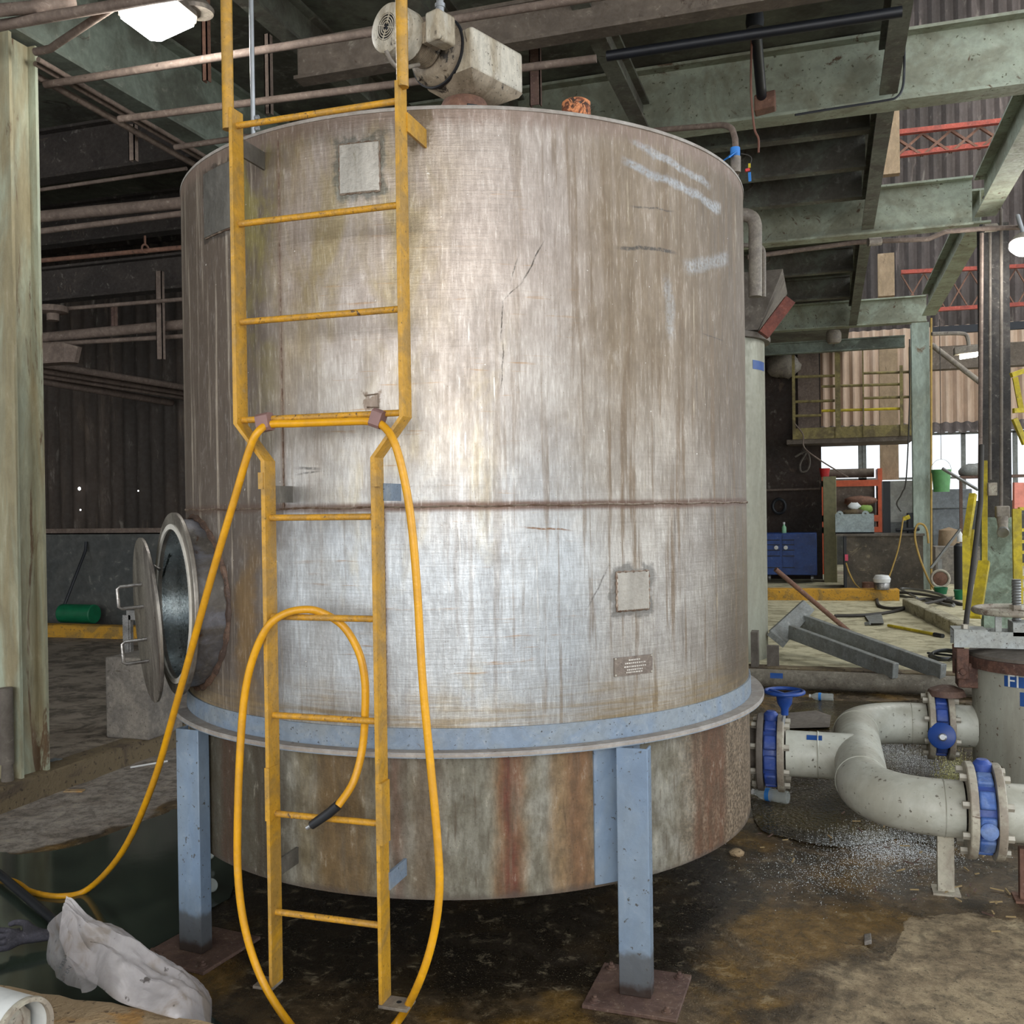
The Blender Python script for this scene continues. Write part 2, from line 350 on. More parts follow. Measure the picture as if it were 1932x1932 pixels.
def mat_pitfloor():
    t = T('wet_pit_concrete'); v = t.co('Object'); g = t.N('ShaderNodeNewGeometry').outputs['Position']
    s = t.N('ShaderNodeSeparateXYZ', {0: g}); x, y = s.outputs[0], s.outputs[1]
    n = t.noise(g, 1.1, 6, .6, .8); n2 = t.noise(g, 4, 6, .65, .5); f = t.noise(g, 60, 5, .7); ff = t.noise(g, 170, 3, .7)
    wob = t.M('MULTIPLY', t.M('SUBTRACT', n, .5), 1.2)
    c = t.mix(t.mr(n2, .38, .6), '#86745a', '#a59273'); c = t.mix(t.mr(n2, .56, .7), c, '#bfae8c')
    c = t.mix(t.mr(x, -1.2, -1.6), c, t.mix(t.mr(n2, .35, .6), '#8a8076', '#a39a90'))
    # wetness: under the tank, towards the valves and round the left pool; a dry apron at the right front
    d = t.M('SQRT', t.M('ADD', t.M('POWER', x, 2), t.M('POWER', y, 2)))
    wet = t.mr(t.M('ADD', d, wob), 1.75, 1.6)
    wb2 = t.M('ADD', t.M('MULTIPLY', wob, .55), t.M('MULTIPLY', t.M('SUBTRACT', n2, .5), .35))
    w2 = t.mr(t.M('SUBTRACT', t.M('ADD', y, wb2), t.mr(x, 1.6, 1.72, -.36, .08)), -.012, .012)
    w3 = t.M('MULTIPLY', t.mr(t.M('ADD', x, wb2), .95, .75), t.mr(t.M('SUBTRACT', t.M('ADD', x, t.M('MULTIPLY', wb2, .6)), t.M('MULTIPLY', t.mr(y, -1.5, .4, -1.5, .4, False), .43)), -1.92, -1.87))
    far_l = t.mr(x, -1.8, -1.75)
    w2 = t.M('MULTIPLY', w2, t.mr(t.M('ADD', x, wb2), -1.9, -1.8)); wet = t.M('MULTIPLY', wet, t.mr(t.M('ADD', x, wb2), -1.5, -1.4))
    w4 = t.M('MULTIPLY', t.mr(t.M('ADD', x, t.M('MULTIPLY', wob, .8)), .95, .85), t.mr(y, 9, 8))
    w = t.M('MAXIMUM', t.M('MAXIMUM', wet, w2), t.M('MAXIMUM', w3, t.M('MULTIPLY', w4, .0)))
    c = t.mix(w, c, t.mix(t.mr(n2, .40, .62), '#3b3020', '#64523a'))
    och = t.M('MULTIPLY', t.mr(t.noise(g, 2.2, 4, .5, .4), .5, .62), w)
    c = t.mix(t.M('MULTIPLY', och, .8), c, '#80612c')
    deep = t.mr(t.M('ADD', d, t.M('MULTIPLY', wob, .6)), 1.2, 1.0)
    c = t.mix(t.M('MULTIPLY', deep, .85), c, '#0e0b08')  # near-black shade painted onto the floor beneath the tank
    g2 = t.noise(g, 14, 7, .75, .4)
    c = t.mix(t.mr(g2, .36, .58, .55, 0), c, '#1d170f'); c = t.mix(t.mr(g2, .54, .7, 0, .35), c, '#c9b896')
    c = t.mix(t.mr(f, .58, .66, 0, .8), c, '#2a2218'); c = t.mix(t.mr(ff, .62, .70, 0, .8), c, '#b8ab8c')
    rg = t.mr(n2, .45, .62, .22, .5); rough = t.mix(w, (.85,)*3, rg)
    t.bump(t.M('ADD', t.M('ADD', t.M('MULTIPLY', n2, .5), t.M('MULTIPLY', f, .5)), t.M('MULTIPLY', ff, .3)), .7, .012)
    return t.fin(c, rough)
def mat_upper():
    t = T('dusty_concrete'); g = t.N('ShaderNodeNewGeometry').outputs['Position']
    s = t.N('ShaderNodeSeparateXYZ', {0: g}); x, y = s.outputs[0], s.outputs[1]
    n2 = t.noise(g, 2.2, 6, .65, .8); f = t.noise(g, 22, 5, .65); h = t.noise(t.N('ShaderNodeMapping', {'Vector': g, 'Scale': (.5, 3, 1)}).outputs[0], 3, 6, .7, .6)
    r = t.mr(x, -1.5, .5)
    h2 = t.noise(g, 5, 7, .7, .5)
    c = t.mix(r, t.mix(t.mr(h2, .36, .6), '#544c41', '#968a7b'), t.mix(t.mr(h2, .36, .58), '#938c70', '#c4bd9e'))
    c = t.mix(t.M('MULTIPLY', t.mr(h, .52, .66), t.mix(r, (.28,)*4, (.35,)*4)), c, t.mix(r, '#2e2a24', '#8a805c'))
    c = t.mix(t.mr(f, .62, .72), c, '#77705c')
    t.bump(t.M('ADD', h, t.M('MULTIPLY', f, .4)), .5, .02)
    return t.fin(c, .8)
def mat_kerb(name, c1, c2, c3, k=.55):
    t = T(name); g = t.N('ShaderNodeNewGeometry').outputs['Position']
    n = t.noise(g, 3, 6, .65, .8); f = t.noise(g, 40, 4, .6)
    c = t.mix(t.mr(n, k-.06, k+.06), c1, c2); c = t.mix(t.mr(f, .58, .68), c, c3)
    t.bump(t.M('ADD', n, f), .6, .015); return t.fin(c, .8)
def mat_water(name, c, rough=.04, bs=9, bump=.05, alpha=.9):
    t = T(name); g = t.N('ShaderNodeNewGeometry').outputs['Position']
    n = t.noise(g, bs, 3, .5); col = t.mix(t.mr(t.noise(g, 2.3, 5, .6, .8), .4, .65), c[0], c[1])
    t.bump(n, bump, .02); t.b.inputs['Alpha'].default_value = alpha
    return t.fin(col, rough)
def mat_bag():
    t = T('clear_plastic_sack'); v = t.co('Object')
    n = t.noise(v, 7, 5, .6, .8); w = t.noise(v, 3, 2, .4, 1.5)
    col = t.mix(t.mr(n, .5, .64), '#d6d0d0', '#a89c92'); col = t.mix(t.mr(t.noise(v, 28, 3), .66, .74), col, '#3a322a')
    t.bump(t.M('ADD', w, n), .35, .012)
    t.fin(col, .16)
    a = t.N('ShaderNodeBsdfTransparent').outputs[0]; tr = t.N('ShaderNodeBsdfTranslucent', {'Color': lin('#d8d4d0')}).outputs[0]
    mx = t.N('ShaderNodeMixShader', {0: .25, 1: t.b.outputs[0], 2: tr}).outputs[0]
    mx2 = t.N('ShaderNodeMixShader', {0: t.mr(t.M('ADD', t.M('MULTIPLY', w, .4), t.M('MULTIPLY', n, .6)), .3, .7, .62, .15), 1: mx, 2: a}).outputs[0]
    t.t.links.new(mx2, t.o.inputs[0]); return t.m
X = {}
X['shell'] = mat_shell(); X['skirt'] = mat_skirt(); X['pit'] = mat_pitfloor(); X['upper'] = mat_upper(); X['bag'] = mat_bag()
X['yellow'] = grime('yellow_paint', '#c69327', '#a8823c', '#5c4a30', sc=9, rust=.66, rough=.45, speck='#6b5526', mo=0.45)
X['rung'] = grime('worn_yellow_rung', '#cb9426', '#b08438', '#5a4632', sc=22, rust=.57, rough=.5, speck='#3a3026', mo=0.5)
X['hose'] = grime('yellow_hose_rubber', '#dfa010', '#cf9420', '#7a5f30', sc=6, rust=.74, rough=.42, mo=0.3)
X['tape'] = plain('mauve_tape', '#8b6b66', .6); X['black'] = plain('black_rubber', '#24262a', .5)
X['blue_grey'] = grime('blue_grey_paint', '#7a899a', '#868f96', '#6b5748', sc=7, rust=.66, rough=.5, speck='#3b3a38', mo=0.5)
X['leg'] = grime('blue_grey_leg_paint', '#73869c', '#7c8b9a', '#6b655c', sc=4, rust=.66, st_=3, rough=.45, speck='#4a4a48', mo=0.4)
_t = T.__new__(T); _t.m = X['leg']; _t.t = _t.m.node_tree; _t.b = _t.t.nodes['Principled BSDF']   # tide mark of mud on the feet
_c = _t.b.inputs['Base Color'].links[0].from_socket; _g = _t.N('ShaderNodeNewGeometry').outputs['Position']; _z = _t.N('ShaderNodeSeparateXYZ', {0: _g}).outputs[2]
_z = _t.M('ADD', _z, _t.M('MULTIPLY', _t.M('SUBTRACT', _t.noise(_g, 25, 4), .5), .05))
_c = _t.mix(_t.mr(_z, .16, .13, 0, .8), _c, '#4d4b48'); _c = _t.mix(_t.mr(_z, .06, .03, 0, .9), _c, '#33251c'); _t.set(_t.b.inputs['Base Color'], _c)
X['dust_flange'] = grime('dusty_flange', '#948b82', '#a39c94', '#6b5a50', sc=8, rough=.75, mo=0.5)
X['patch'] = grime('stainless_patch', '#9a948a', '#b0aaa0', '#77705f', sc=6, st_=4, rough=.42, metal=.6, mo=0.4)
X['patch_dull'] = grime('dull_patch', '#6c6963', '#7b776f', '#5a534a', sc=5, st_=4, rough=.5, metal=.4)
X['weld'] = grime('weld_bead', '#8f8071', '#6d5647', '#a8977f', sc=20, rough=.5, metal=.4)
X['steel'] = grime('brushed_steel', '#9b9894', '#7f7c78', '#5c554d', sc=8, rough=.35, metal=.8, mo=0.4)
X['galv'] = plain('galvanized_steel', '#b9bcbf', .35, .7)
X['manway'] = grime('manway_steel', '#a39c92', '#77706a', '#5a4636', sc=7, st_=3, rough=.4, metal=.6)
X['neck_weld'] = grime('burnt_weld', '#4a3a32', '#6d5444', '#2c231e', sc=18, rough=.7)
X['neck'] = grime('manway_neck_steel', '#7f8087', '#6a655f', '#5a4130', sc=6, rough=.45, metal=.5)
X['mirror'] = grime('mottled_wet_steel', '#8d989c', '#b4bcbd', '#343b3a', sc=6, rust=.58, st_=3, rough=.22, metal=.7)
X['gasket'] = plain('pale_gasket', '#d8d3c8', .6)
X['rustplate'] = grime('rusty_plate', '#5f4840', '#6d5548', '#3d2e26', sc=8, rough=.75, speck='#8c7a68')
X['rust'] = grime('orange_rust', '#3a2a22', '#8a4a2c', '#d68a5a', sc=14, rust=.50, st_=1, rough=.85)
X['redbrown'] = grime('red_brown_paint', '#7d4030', '#6b382c', '#4a2a20', sc=6, rough=.7)
X['rustbrown'] = grime('brown_rust', '#6d4e40', '#7d5a48', '#463026', sc=8, rough=.8)
X['nameplate'] = grime('brown_nameplate', '#7d7168', '#8a7e73', '#5f4f44', sc=16, rough=.4, metal=.4)
X['etched'] = plain('etched_letters', '#c9c2b8', .5)
X['motor'] = grime('cream_machine_paint', '#cfc7b6', '#aa9c84', '#3f352a', sc=7, rust=.60, st_=3.5, rough=.55, speck='#4a4036', mo=.8)
X['motor_dirty'] = grime('greasy_cream_paint', '#9a8b76', '#7d6e5a', '#30281f', sc=8, rust=.56, st_=4, rough=.6, speck='#2e261f')
X['beam'] = grime('pale_green_steel', '#a3aa97', '#8b8c78', '#5f4a36', sc=2.2, rust=.60, rough=.7, speck='#5b5a48', bump=.3, mo=0.55)
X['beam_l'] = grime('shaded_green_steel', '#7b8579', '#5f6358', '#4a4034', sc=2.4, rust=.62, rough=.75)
X['beam_d'] = grime('grimy_green_steel', '#6b6e62', '#57534a', '#453a30', sc=2.6, rust=.6, rough=.8, bump=.3)
X['brown_steel'] = grime('dusty_brown_steel', '#5f554b', '#6d6257', '#4a3d33', sc=3, rough=.85)
X['pipe_brown'] = grime('dusty_pipe', '#7b6b60', '#6b5c52', '#4c3e36', sc=6, rough=.8)
X['gloom_steel'] = grime('gloom_dark_brown_steel', '#3f3833', '#332d29', '#4f443b', sc=3, rough=.9)  # darker copy of the brown steel, the gloom put into its colour
X['deck'] = grime('dirty_green_deck', '#6b6e60', '#504e44', '#3a342b', sc=1.5, rust=.6, rough=.85, bump=.3)
X['col_l'] = grime('stained_green_column', '#a9b09a', '#94896a', '#6b5640', sc=3.2, rust=.59, st_=7, rough=.7, dirt=(.36, .55), bump=.3)
X['col_pale'] = grime('pale_green_column', '#a7b4a8', '#8f9788', '#7a6650', sc=3, rust=.62, st_=4, rough=.7)
X['col_grn'] = grime('mottled_green_column', '#8fa192', '#6f7a6b', '#4a4438', sc=5, rust=.6, rough=.75)
X['col_dark'] = grime('dark_cobwebbed_column', '#2e2c2b', '#45413d', '#6d6860', sc=4, rust=.66, rough=.85)
X['corr'] = grime('weathered_sheet', '#5f5653', '#4a4340', '#776b66', sc=1.2, rust=.6, st_=5, rough=.8)
X['corr_w'] = grime('weathered_brown_sheet', '#453b33', '#352e28', '#574b40', sc=1.4, rust=.6, st_=6, rough=.85)
X['corr_pink'] = grime('pinkish_sheet', '#cbb39d', '#bfa590', '#9a8675', sc=1.5, rust=.66, st_=4, rough=.7, mo=0.4)
X['conc_d'] = grime('dark_wet_concrete', '#4d4f4d', '#5c5c58', '#45443e', sc=1.8, rough=.8)
X['conc'] = grime('grey_concrete', '#77716a', '#8b847a', '#5a5446', sc=7, rough=.85, speck='#4a453c', bump=.5)
X['kerb'] = mat_kerb('stained_kerb', '#6e6048', '#54483a', '#3a3026')
X['kerb_y'] = mat_kerb('worn_yellow_kerb', '#c08f2c', '#96763a', '#6d5a3a')
X['kerb_f'] = mat_kerb('faded_yellow_kerb', '#ac9472', '#b3884e', '#6d5a44')
X['kerb_w'] = mat_kerb('pale_kerb', '#b5af96', '#8f8870', '#5a5444')
X['pipe_w'] = grime('pale_pipe_paint', '#bdbeb2', '#a8a698', '#6d6454', sc=3, rust=.7, rough=.45, speck='#5c564a', bump=.1, mo=0.25)
X['pipe_g'] = grime('stained_grey_pipe', '#7d7668', '#6a6255', '#4a4238', sc=7, rough=.8, speck='#3a342c')
X['flange_w'] = grime('dirty_white_flange', '#b3ad9b', '#94897a', '#6b5848', sc=7, rust=.6, rough=.6, speck='#4a4238', mo=0.5)
X['blue'] = grime('blue_valve_paint', '#2f4c9c', '#44599a', '#5c5f70', sc=8, rust=.62, rough=.5, mo=0.5)
X['blue_d'] = plain('deep_blue_paint', '#1f4590', .4); X['blue_l'] = grime('pale_blue_paint', '#4a6cb0', '#6f88b8', '#2f3e70', sc=10, rough=.5)
X['bolt'] = plain('zinc_bolt', '#b8b2a4', .5, .4); X['stem'] = plain('grey_stem', '#8b8b88', .4, .6)
X['vessel'] = grime('pale_vessel_paint', '#a5a598', '#979486', '#6b4a34', sc=3.2, rust=.6, st_=5, rough=.6, speck='#5c4a3a', mo=0.4)
X['vessel_top'] = grime('spotted_pale_paint', '#b5bab8', '#a8aaa4', '#5a453a', sc=7, rust=.64, rough=.65, speck='#4a3a32')
X['rim_rust'] = grime('rust_stained_rim', '#4e352c', '#6a4a3c', '#b3a698', sc=14, rust=.64, rough=.75)
X['label_blue'] = plain('blue_label', '#1c4a8c', .4); X['label_white'] = plain('white_lettering', '#dfe0dc', .5)
X['tank2'] = grime('grey_green_tank', '#9a9a8a', '#8b8878', '#6f6656', sc=2, st_=6, rough=.55, metal=.3, mo=0.4)
X['hopper'] = grime('dusty_hopper', '#6d655c', '#5d554c', '#82786c', sc=3, rough=.8)
X['frame_g'] = grime('grey_primer_steel', '#7f827f', '#70716c', '#585146', sc=7, rough=.6, speck='#4a4640')
X['cab'] = grime('blue_cabinet', '#274a8c', '#1f3c78', '#3a3e4c', sc=3, rust=.66, rough=.5, mo=0.4)
X['cab_d'] = plain('dark_blue_drawer', '#1b3260', .5)
X['bench'] = grime('grimy_steel_bench', '#5b5245', '#453e34', '#7d705a', sc=2.5, rust=.6, rough=.75)
X['tub'] = grime('grey_blue_tub', '#a3b0b0', '#95a09e', '#4e463c', sc=6, rust=.64, rough=.6)
X['locker'] = plain('olive_locker', '#85805e', .7); X['panelw'] = grime('dirty_white_panel', '#b3b3ac', '#a09e96', '#77736a', sc=3, rough=.6)
X['brownwall'] = grime('sooty_brown_sheet', '#3c2f27', '#2c241f', '#554438', sc=1.2, st_=2, rough=.8)
X['redsteel'] = grime('red_oxide_steel', '#a54a3a', '#8a4236', '#5f3a30', sc=4, rough=.7)
X['orange'] = plain('orange_shelf_paint', '#c45a36', .6); X['post_y'] = grime('tan_painted_post', '#9d866a', '#8f7a5e', '#6d5a44', sc=2, st_=3, rough=.7)
X['safety'] = grime('safety_yellow', '#c9b21a', '#a8962a', '#6d6030', sc=4, rust=.62, rough=.6)
X['rail'] = grime('dull_yellow_rail', '#8a7d4c', '#6d6040', '#54493a', sc=5, rough=.75)
X['green_b'] = plain('green_bucket_plastic', '#5a9458', .5); X['green_d'] = plain('dark_green_plastic', '#0f6a44', .5)
X['red'] = plain('red_plastic', '#c42a2a', .5); X['pink'] = plain('pink_tag', '#d8506a', .6); X['white'] = plain('white_plastic', '#dcdcda', .5)
X['grey_m'] = grime('grey_machine_paint', '#7b8286', '#6d7276', '#55504a', sc=3, rough=.6)
X['glove'] = grime('dark_glove_fabric', '#3d3b42', '#4f4d56', '#6b6870', sc=14, rough=.9, bump=.5, mo=0.5)
X['glass'] = plain('clear_pet', '#c9d0cc', .1, 0, Alpha=.45); X['cable'] = plain('dark_cable', '#38342e', .7)
X['bluetape'] = plain('blue_tape', '#2f7fd0', .6); X['wire_r'] = plain('brown_wire', '#7a5040', .7)
X['amber'] = plain('amber_hose', '#b3924a', .6); X['cloth_w'] = plain('white_rag', '#e0e4e4', .9); X['cloth_g'] = plain('green_rag', '#8fae5a', .9)
X['lampbody'] = grime('cast_lamp_body', '#8f8678', '#7a7066', '#554a40', sc=9, rough=.6)
X['lamp'] = emit('lit_diffuser', '#ffffff', 22); X['lamp2'] = emit('lit_diffuser_small', '#fffbe8', 12)
X['black_pipe'] = plain('black_pipe_paint', '#15181f', .5); X['chip'] = plain('wood_chip', '#a08a62', .9)
X['water_l'] = mat_water('murky_green_pool', ('#2f3831', '#3c463c'), .12, 5, .04, .95)
X['water_r'] = mat_water('murky_brown_water', ('#3a3120', '#55481f'), .04, 55, .9, .8)
# ------------------------------------------------------------------ the tank
TANK = thing('storage_tank', (0, 0, 0), 'big dull stainless steel vertical tank on blue-grey legs with open round manway', 'tank')
def shell_grid(r, z0, z1, nz, n=256, dent=0.):
    g = G(); g.uv = []
    for k in range(nz+1):
        z = z0+(z1-z0)*k/nz
        for j in range(n+1):
            ph = -pi+2*pi*j/n; rr = r
            if dent: rr += dent*mnoise.noise(V(ph*3, z*1.6, 1.7))
            g.v.append(cp(ph, z, rr)); g.uv.append((ph*R0, z))
    for k in range(nz):
        for j in range(n): a = k*(n+1)+j; g.f.append((a, a+1, a+n+2, a+n+1))
    return g
TOPZ = 2.7575
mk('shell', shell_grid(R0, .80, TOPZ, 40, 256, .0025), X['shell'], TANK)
g = G().lathe((0, 0, 0), (0, 0, 1), [(R0-.012, 2.68), (R0-.012, TOPZ), (R0, TOPZ+.004), (R0+.003, TOPZ), (R0+.003, TOPZ-.008), (R0-.002, TOPZ-.009)], 192, caps=False)
mk('rim', g, X['dust_flange'], TANK)
mk('roof', G().lathe((0, 0, 0), (0, 0, 1), [(R0-.012, 2.70), (.5, 2.72), (.0, 2.73), (0, 2.69), (R0-.012, 2.69)], 96, caps=False), X['dust_flange'], TANK)
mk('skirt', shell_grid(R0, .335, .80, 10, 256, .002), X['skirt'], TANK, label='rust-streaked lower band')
mk('dished_bottom', G().lathe((0, 0, 0), (0, 0, 1), [(R0-.006, .34), (.8, .30), (.3, .27), (0, .26)], 96, caps=False), X['rustplate'], TANK)
mk('support_ring', G().lathe((0, 0, 0), (0, 0, 1), [(R0, .862), (R0+.007, .862), (R0+.008, .797), (R0+.057, .797), (R0+.057, .783), (R0, .783), (R0, .862)], 192, caps=False), X['blue_grey'], TANK, label='blue-grey angle ring')
mk('ring_dust', G().lathe((0, 0, 0), (0, 0, 1), [(R0+.009, .7975), (R0+.0555, .7995), (R0+.0575, .795), (R0+.0575, .786)], 192, caps=False), X['dust_flange'], TANK, kind='stuff')
def weld(pts, r=.0045):
    out = []
    for i, p in enumerate(pts): out.append(p)
    return G().tube(out, [r*(1+.35*sin(i*1.9)) for i in range(len(out))], 6)
mk('girth_weld', weld([cp(-pi+2*pi*i/600, 1.54+.0015*sin(i*.31), R0+.0005) for i in range(601)], .0035), X['weld'], TANK)
for px, za, zb in ((530, 1.54, 2.74), (727, .87, 1.54)):
    ph = cyl(px, 600 if px == 530 else 1150)[0]
    mk('vertical_weld', weld([cp(ph, za+(zb-za)*i/120, R0) for i in range(121)], .003), X['weld'], TANK)
def patch(x0, y0, x1, y1, mt, th=.006, y0b=None, label=None):
    p0, z0 = cyl(x0, y0); p1, z1 = cyl(x1, y1); g = G(); n = 14
    zt0 = cyl(x0, y0b)[1] if y0b else z0
    zt = max(z0, z1); zb = min(z0, z1)
    rings = []
    for i in range(n+1):
        ph = p0+(p1-p0)*i/n
        rings.append([cp(ph, zb, R0-.001), cp(ph, zt, R0-.001), cp(ph, zt, R0+th), cp(ph, zb, R0+th)])
    o = mk('welded_patch', g.loft(rings), mt, TANK, label, bev=.002)
    rim = [cp(p0+(p1-p0)*i/12, zt, R0+.001) for i in range(13)]+[cp(p1, zt+(zb-zt)*i/14, R0+.001) for i in range(1, 14)]+[cp(p1+(p0-p1)*i/12, zb, R0+.001) for i in range(13)]+[cp(p0, zb+(zt-zb)*i/14, R0+.001) for i in range(1, 14)]
    mk('patch_weld', G().tube(rim, [.0042*(1+.5*sin(i*2.4)) for i in range(len(rim))], 6, loop=True), X['weld'], o)
patch(641, 275, 717, 360, X['patch'], label='square patch near the rim')
patch(387, 330, 452, 425, X['patch_dull'], .008, label='dull square patch at the left')
patch(1163, 1080, 1224, 1148, X['patch'], .005, label='square patch low on the right')
# nameplate
p0, z0 = cyl(1158, 1241); p1, z1 = cyl(1230, 1266); g = G(); rings = []
za, zb = 1.052, .992
for i in range(9):
    ph = p0+(p1-p0)*i/8; rings.append([cp(ph, zb, R0), cp(ph, za, R0), cp(ph, za, R0+.0035), cp(ph, zb, R0+.0035)])
npl = mk('nameplate', g.loft(rings), X['nameplate'], TANK)
pm = (p0+p1)/2; Xv = V(cos(pm), sin(pm), 0)
for k_, (dz, w_) in enumerate(((.019, .045), (.009, .075), (-.002, .082), (-.012, .06), (-.020, .065))):   # etched lines, too worn to read
    g = G()
    rr = random.Random(k_); x_ = -w_/2
    while x_ < w_/2:
        l = rr.uniform(.003, .008); g.ob(cp(pm, 1.022+dz, R0+.0048)+Xv*(x_+l/2), Xv*l/2, V(0, 0, .0022), cp(pm, 0, 1)*.0004); x_ += l+.0022
    mk('etched_line', g, X['etched'], npl)
for ph, z in ((p0+.004, za-.004), (p1-.004, za-.004), (p0+.004, zb+.004), (p1-.004, zb+.004)):
    mk('rivet', G().lathe(cp(ph, z, R0+.002), cp(ph, 0, 1), [(.004, 0), (.0038, .003), (.002, .0045)], 10), X['bolt'], npl)
# small tack scar
p0, z0 = cyl(700, 757); mk('weld_scar', G().tube([cp(p0-.018, z0+.018, R0), cp(p0+.02, z0+.022, R0), cp(p0+.022, z0-.02, R0), cp(p0-.012, z0-.018, R0)], .003, 6), X['weld'], TANK)
# legs
def leg(u, w, rz, vis=True):
    p = V(u, w, 0); c, s = cos(rz), sin(rz); ex, ey = V(c, s, 0), V(-s, c, 0); ez = V(0, 0, 1)
    g = G(); W, D, t_ = .05, .055, .008; h0, h1 = .012, .783
    o = [(-W, D), (-W, 0), (W, 0), (W, D), (W-t_, D), (W-t_, t_), (-W+t_, t_), (-W+t_, D)]
    g.loft([[p+ex*a+ey*b+ez*h for a, b in o] for h in (h0, h1)])
    L = mk('leg', g, X['leg'], TANK, bev=.003)
    mk('base_plate', G().ob(p+ey*.05+ez*.006, ex*.145, ey*.145, ez*.006), X['rustplate'], L, bev=.002, label='rusty square base plate')
    for a, b in ((-1, -1), (1, -1), (1, 1), (-1, 1)):
        c_ = p+ey*.05+ex*a*.112+ey*b*.112
        mk('anchor_bolt', G().lathe(c_, ez, [(.017, .012), (.017, .015), (.0105, .015), (.0105, .024), (.006, .024), (.006, .031)], 12), X['rustplate'], L)
    return L
LEG = [(.843, -.902, 0), (-.69, -1.0, -.13), (.84, .86, pi), (-.84, .86, pi)]
q = az(1198, 1888, 0); q2 = az(359, 1803, 0)
leg(q.x, q.y, -.02); leg(q2.x, q2.y, -.12); leg(.86, .93, pi); leg(-.86, .93, pi)
a, b = q.x, q.y
mk('leg_backing_plate', G().loft([[cp(ph, .345, R0-.001), cp(ph, .785, R0-.001), cp(ph, .785, R0+.007), cp(ph, .345, R0+.007)] for ph in [atan2(a, -b)-.075+i*.15/6 for i in range(7)]]), X['leg'], TANK)
# manway
phm = -.715; ax_ = V(sin(phm), -cos(phm), 0); zc = 1.207
fc = cp(phm, zc, 1.2)
mk('manway_neck', G().lathe(cp(phm, zc, 1.04), ax_, [(.30, 0), (.30, .165), (.272, .165), (.272, 0)], 64, caps=False), X['neck'], TANK)
pts = []
for i in range(97):
    a = 2*pi*i/96; up = V(0, 0, 1); sd = ax_.cross(up); o = fc+sd*.305*cos(a); zz = .305*sin(a)
    lat = .305*cos(a); rr = sqrt(R0**2-lat**2); pts.append(ax_*rr+V(0, 0, zc+zz)+sd*lat)
mk('neck_weld', G().tube(pts[:-1], [.013*(1+.25*sin(i*1.7)) for i in range(96)], 8, loop=True), X['neck_weld'], TANK)
mk('manway_flange', G().ring(cp(phm, zc, 1.198), ax_, .268, .325, .016, 96), X['manway'], TANK, bev=.003)
mk('gasket', G().ring(cp(phm, zc, 1.213), ax_, .266, .284, .006, 96), X['gasket'], TANK)
mk('manway_interior', G().lathe(cp(phm, zc, 1.145), ax_, [(.001, 0), (.12, -.004), (.271, .0), (.271, .06)], 64, caps=False), X['mirror'], TANK, label='mottled wet steel inside the opening')
cc = ad(279, 1169, 3.56)
n_ = V(_r((-.88, -.475, 0))).normalized(); tilt = V(0, 0, 1)+.07*V(_r((-1, 0, 0))); nn = n_-tilt.normalized()*n_.dot(tilt.normalized()); nn.normalize()
COV = mk('manway_cover', G().lathe(cc-nn*.006, nn, [(.0, 0), (.297, 0), (.301, .003), (.301, .011), (.297, .014), (.0, .016)], 96, up=tilt), X['manway'], TANK, label='swung-open round cover')
sd = nn.cross(tilt.normalized()).normalized(); upv = tilt.normalized()
for zz, ss in ((.09, .0), (-.11, .01)):
    o = cc+upv*zz+sd*ss*0
    pt = [o+nn*.01+upv*.04, o+nn*.085+upv*.04, o+nn*.095+upv*.033, o+nn*.095-upv*.033, o+nn*.085-upv*.04, o+nn*.01-upv*.04]
    mk('pull_handle', G().tube(pt, .0065, 8), X['steel'], COV)
h = cp(phm, zc+.17, 1.2)+ax_.cross(V(0, 0, 1))*-.0
mk('hinge_arm', G().tube([ad(302, 1075, 3.55), ad(293, 1068, 3.56), ad(287, 1085, 3.56)], .007, 8).tube([ad(303, 1215, 3.54), ad(292, 1215, 3.55)], .007, 8), X['steel'], TANK)
# roof fittings
nz = az(1087, 212, 0)
o = ad(1087, 200, 3.85)
NZ = mk('roof_nozzle', G().lathe((o.x, o.y, 2.7), (0, 0, 1), [(.05, 0), (.05, .40)], 28), X['hopper'], TANK)
mk('rusty_cap', G().lathe((o.x, o.y, 2.70), (0, 0, 1), [(.057, .355), (.057, .425), (.048, .432), (.048, .415), (0, .415)], 28, caps=False), X['rust'], NZ, label='orange rusted cap')
# ------------------------------------------------------------------ agitator drive
g1 = _r((sin(radians(39)), cos(radians(39)), 0)); g2 = _r((-cos(radians(39)), sin(radians(39)), 0)); ez = V(0, 0, 1)
fa = ad(890, 47, 3.9); fb = ad(892, 128, 3.9)
LG, WD = .33, .26; zt, zb = fa.z, fb.z
DR = thing('agitator_drive', (0, 0, 2.72), 'cream painted electric motor and gearbox on a rusty pedestal above the tank rim', 'motor')
ca = V(fa.x, fa.y, 0)
mk('gearbox', G().ob(ca+g1*LG/2+g2*WD/2+ez*(zt+zb)/2, g1*LG/2, g2*WD/2, ez*(zt-zb)/2), X['motor'], DR, bev=.012)
mid = ca+g1*.16+g2*.13
mk('gearbox_foot', G().loft([[mid+g1*a*sx+g2*b*sy+ez*h for sx, sy in ((-1, -1), (1, -1), (1, 1), (-1, 1))] for a, b, h in ((.165, .13, zb+.002), (.15, .12, zb-.02), (.07, .07, zb-.06))]), X['motor_dirty'], DR)
PD = V(0, 0, 0)+ad(876, 190, 4.06); PD = V(PD.x, PD.y, 0)
g = G().lathe(PD, ez, [(.075, 2.72), (.085, 2.76), (.085, 2.95), (.10, 3.02), (.106, 3.14), (.104, 3.19), (.09, 3.22), (.06, 3.235)], 40)
mk('pedestal', g, X['rustbrown'], DR, label='rusty round pedestal')
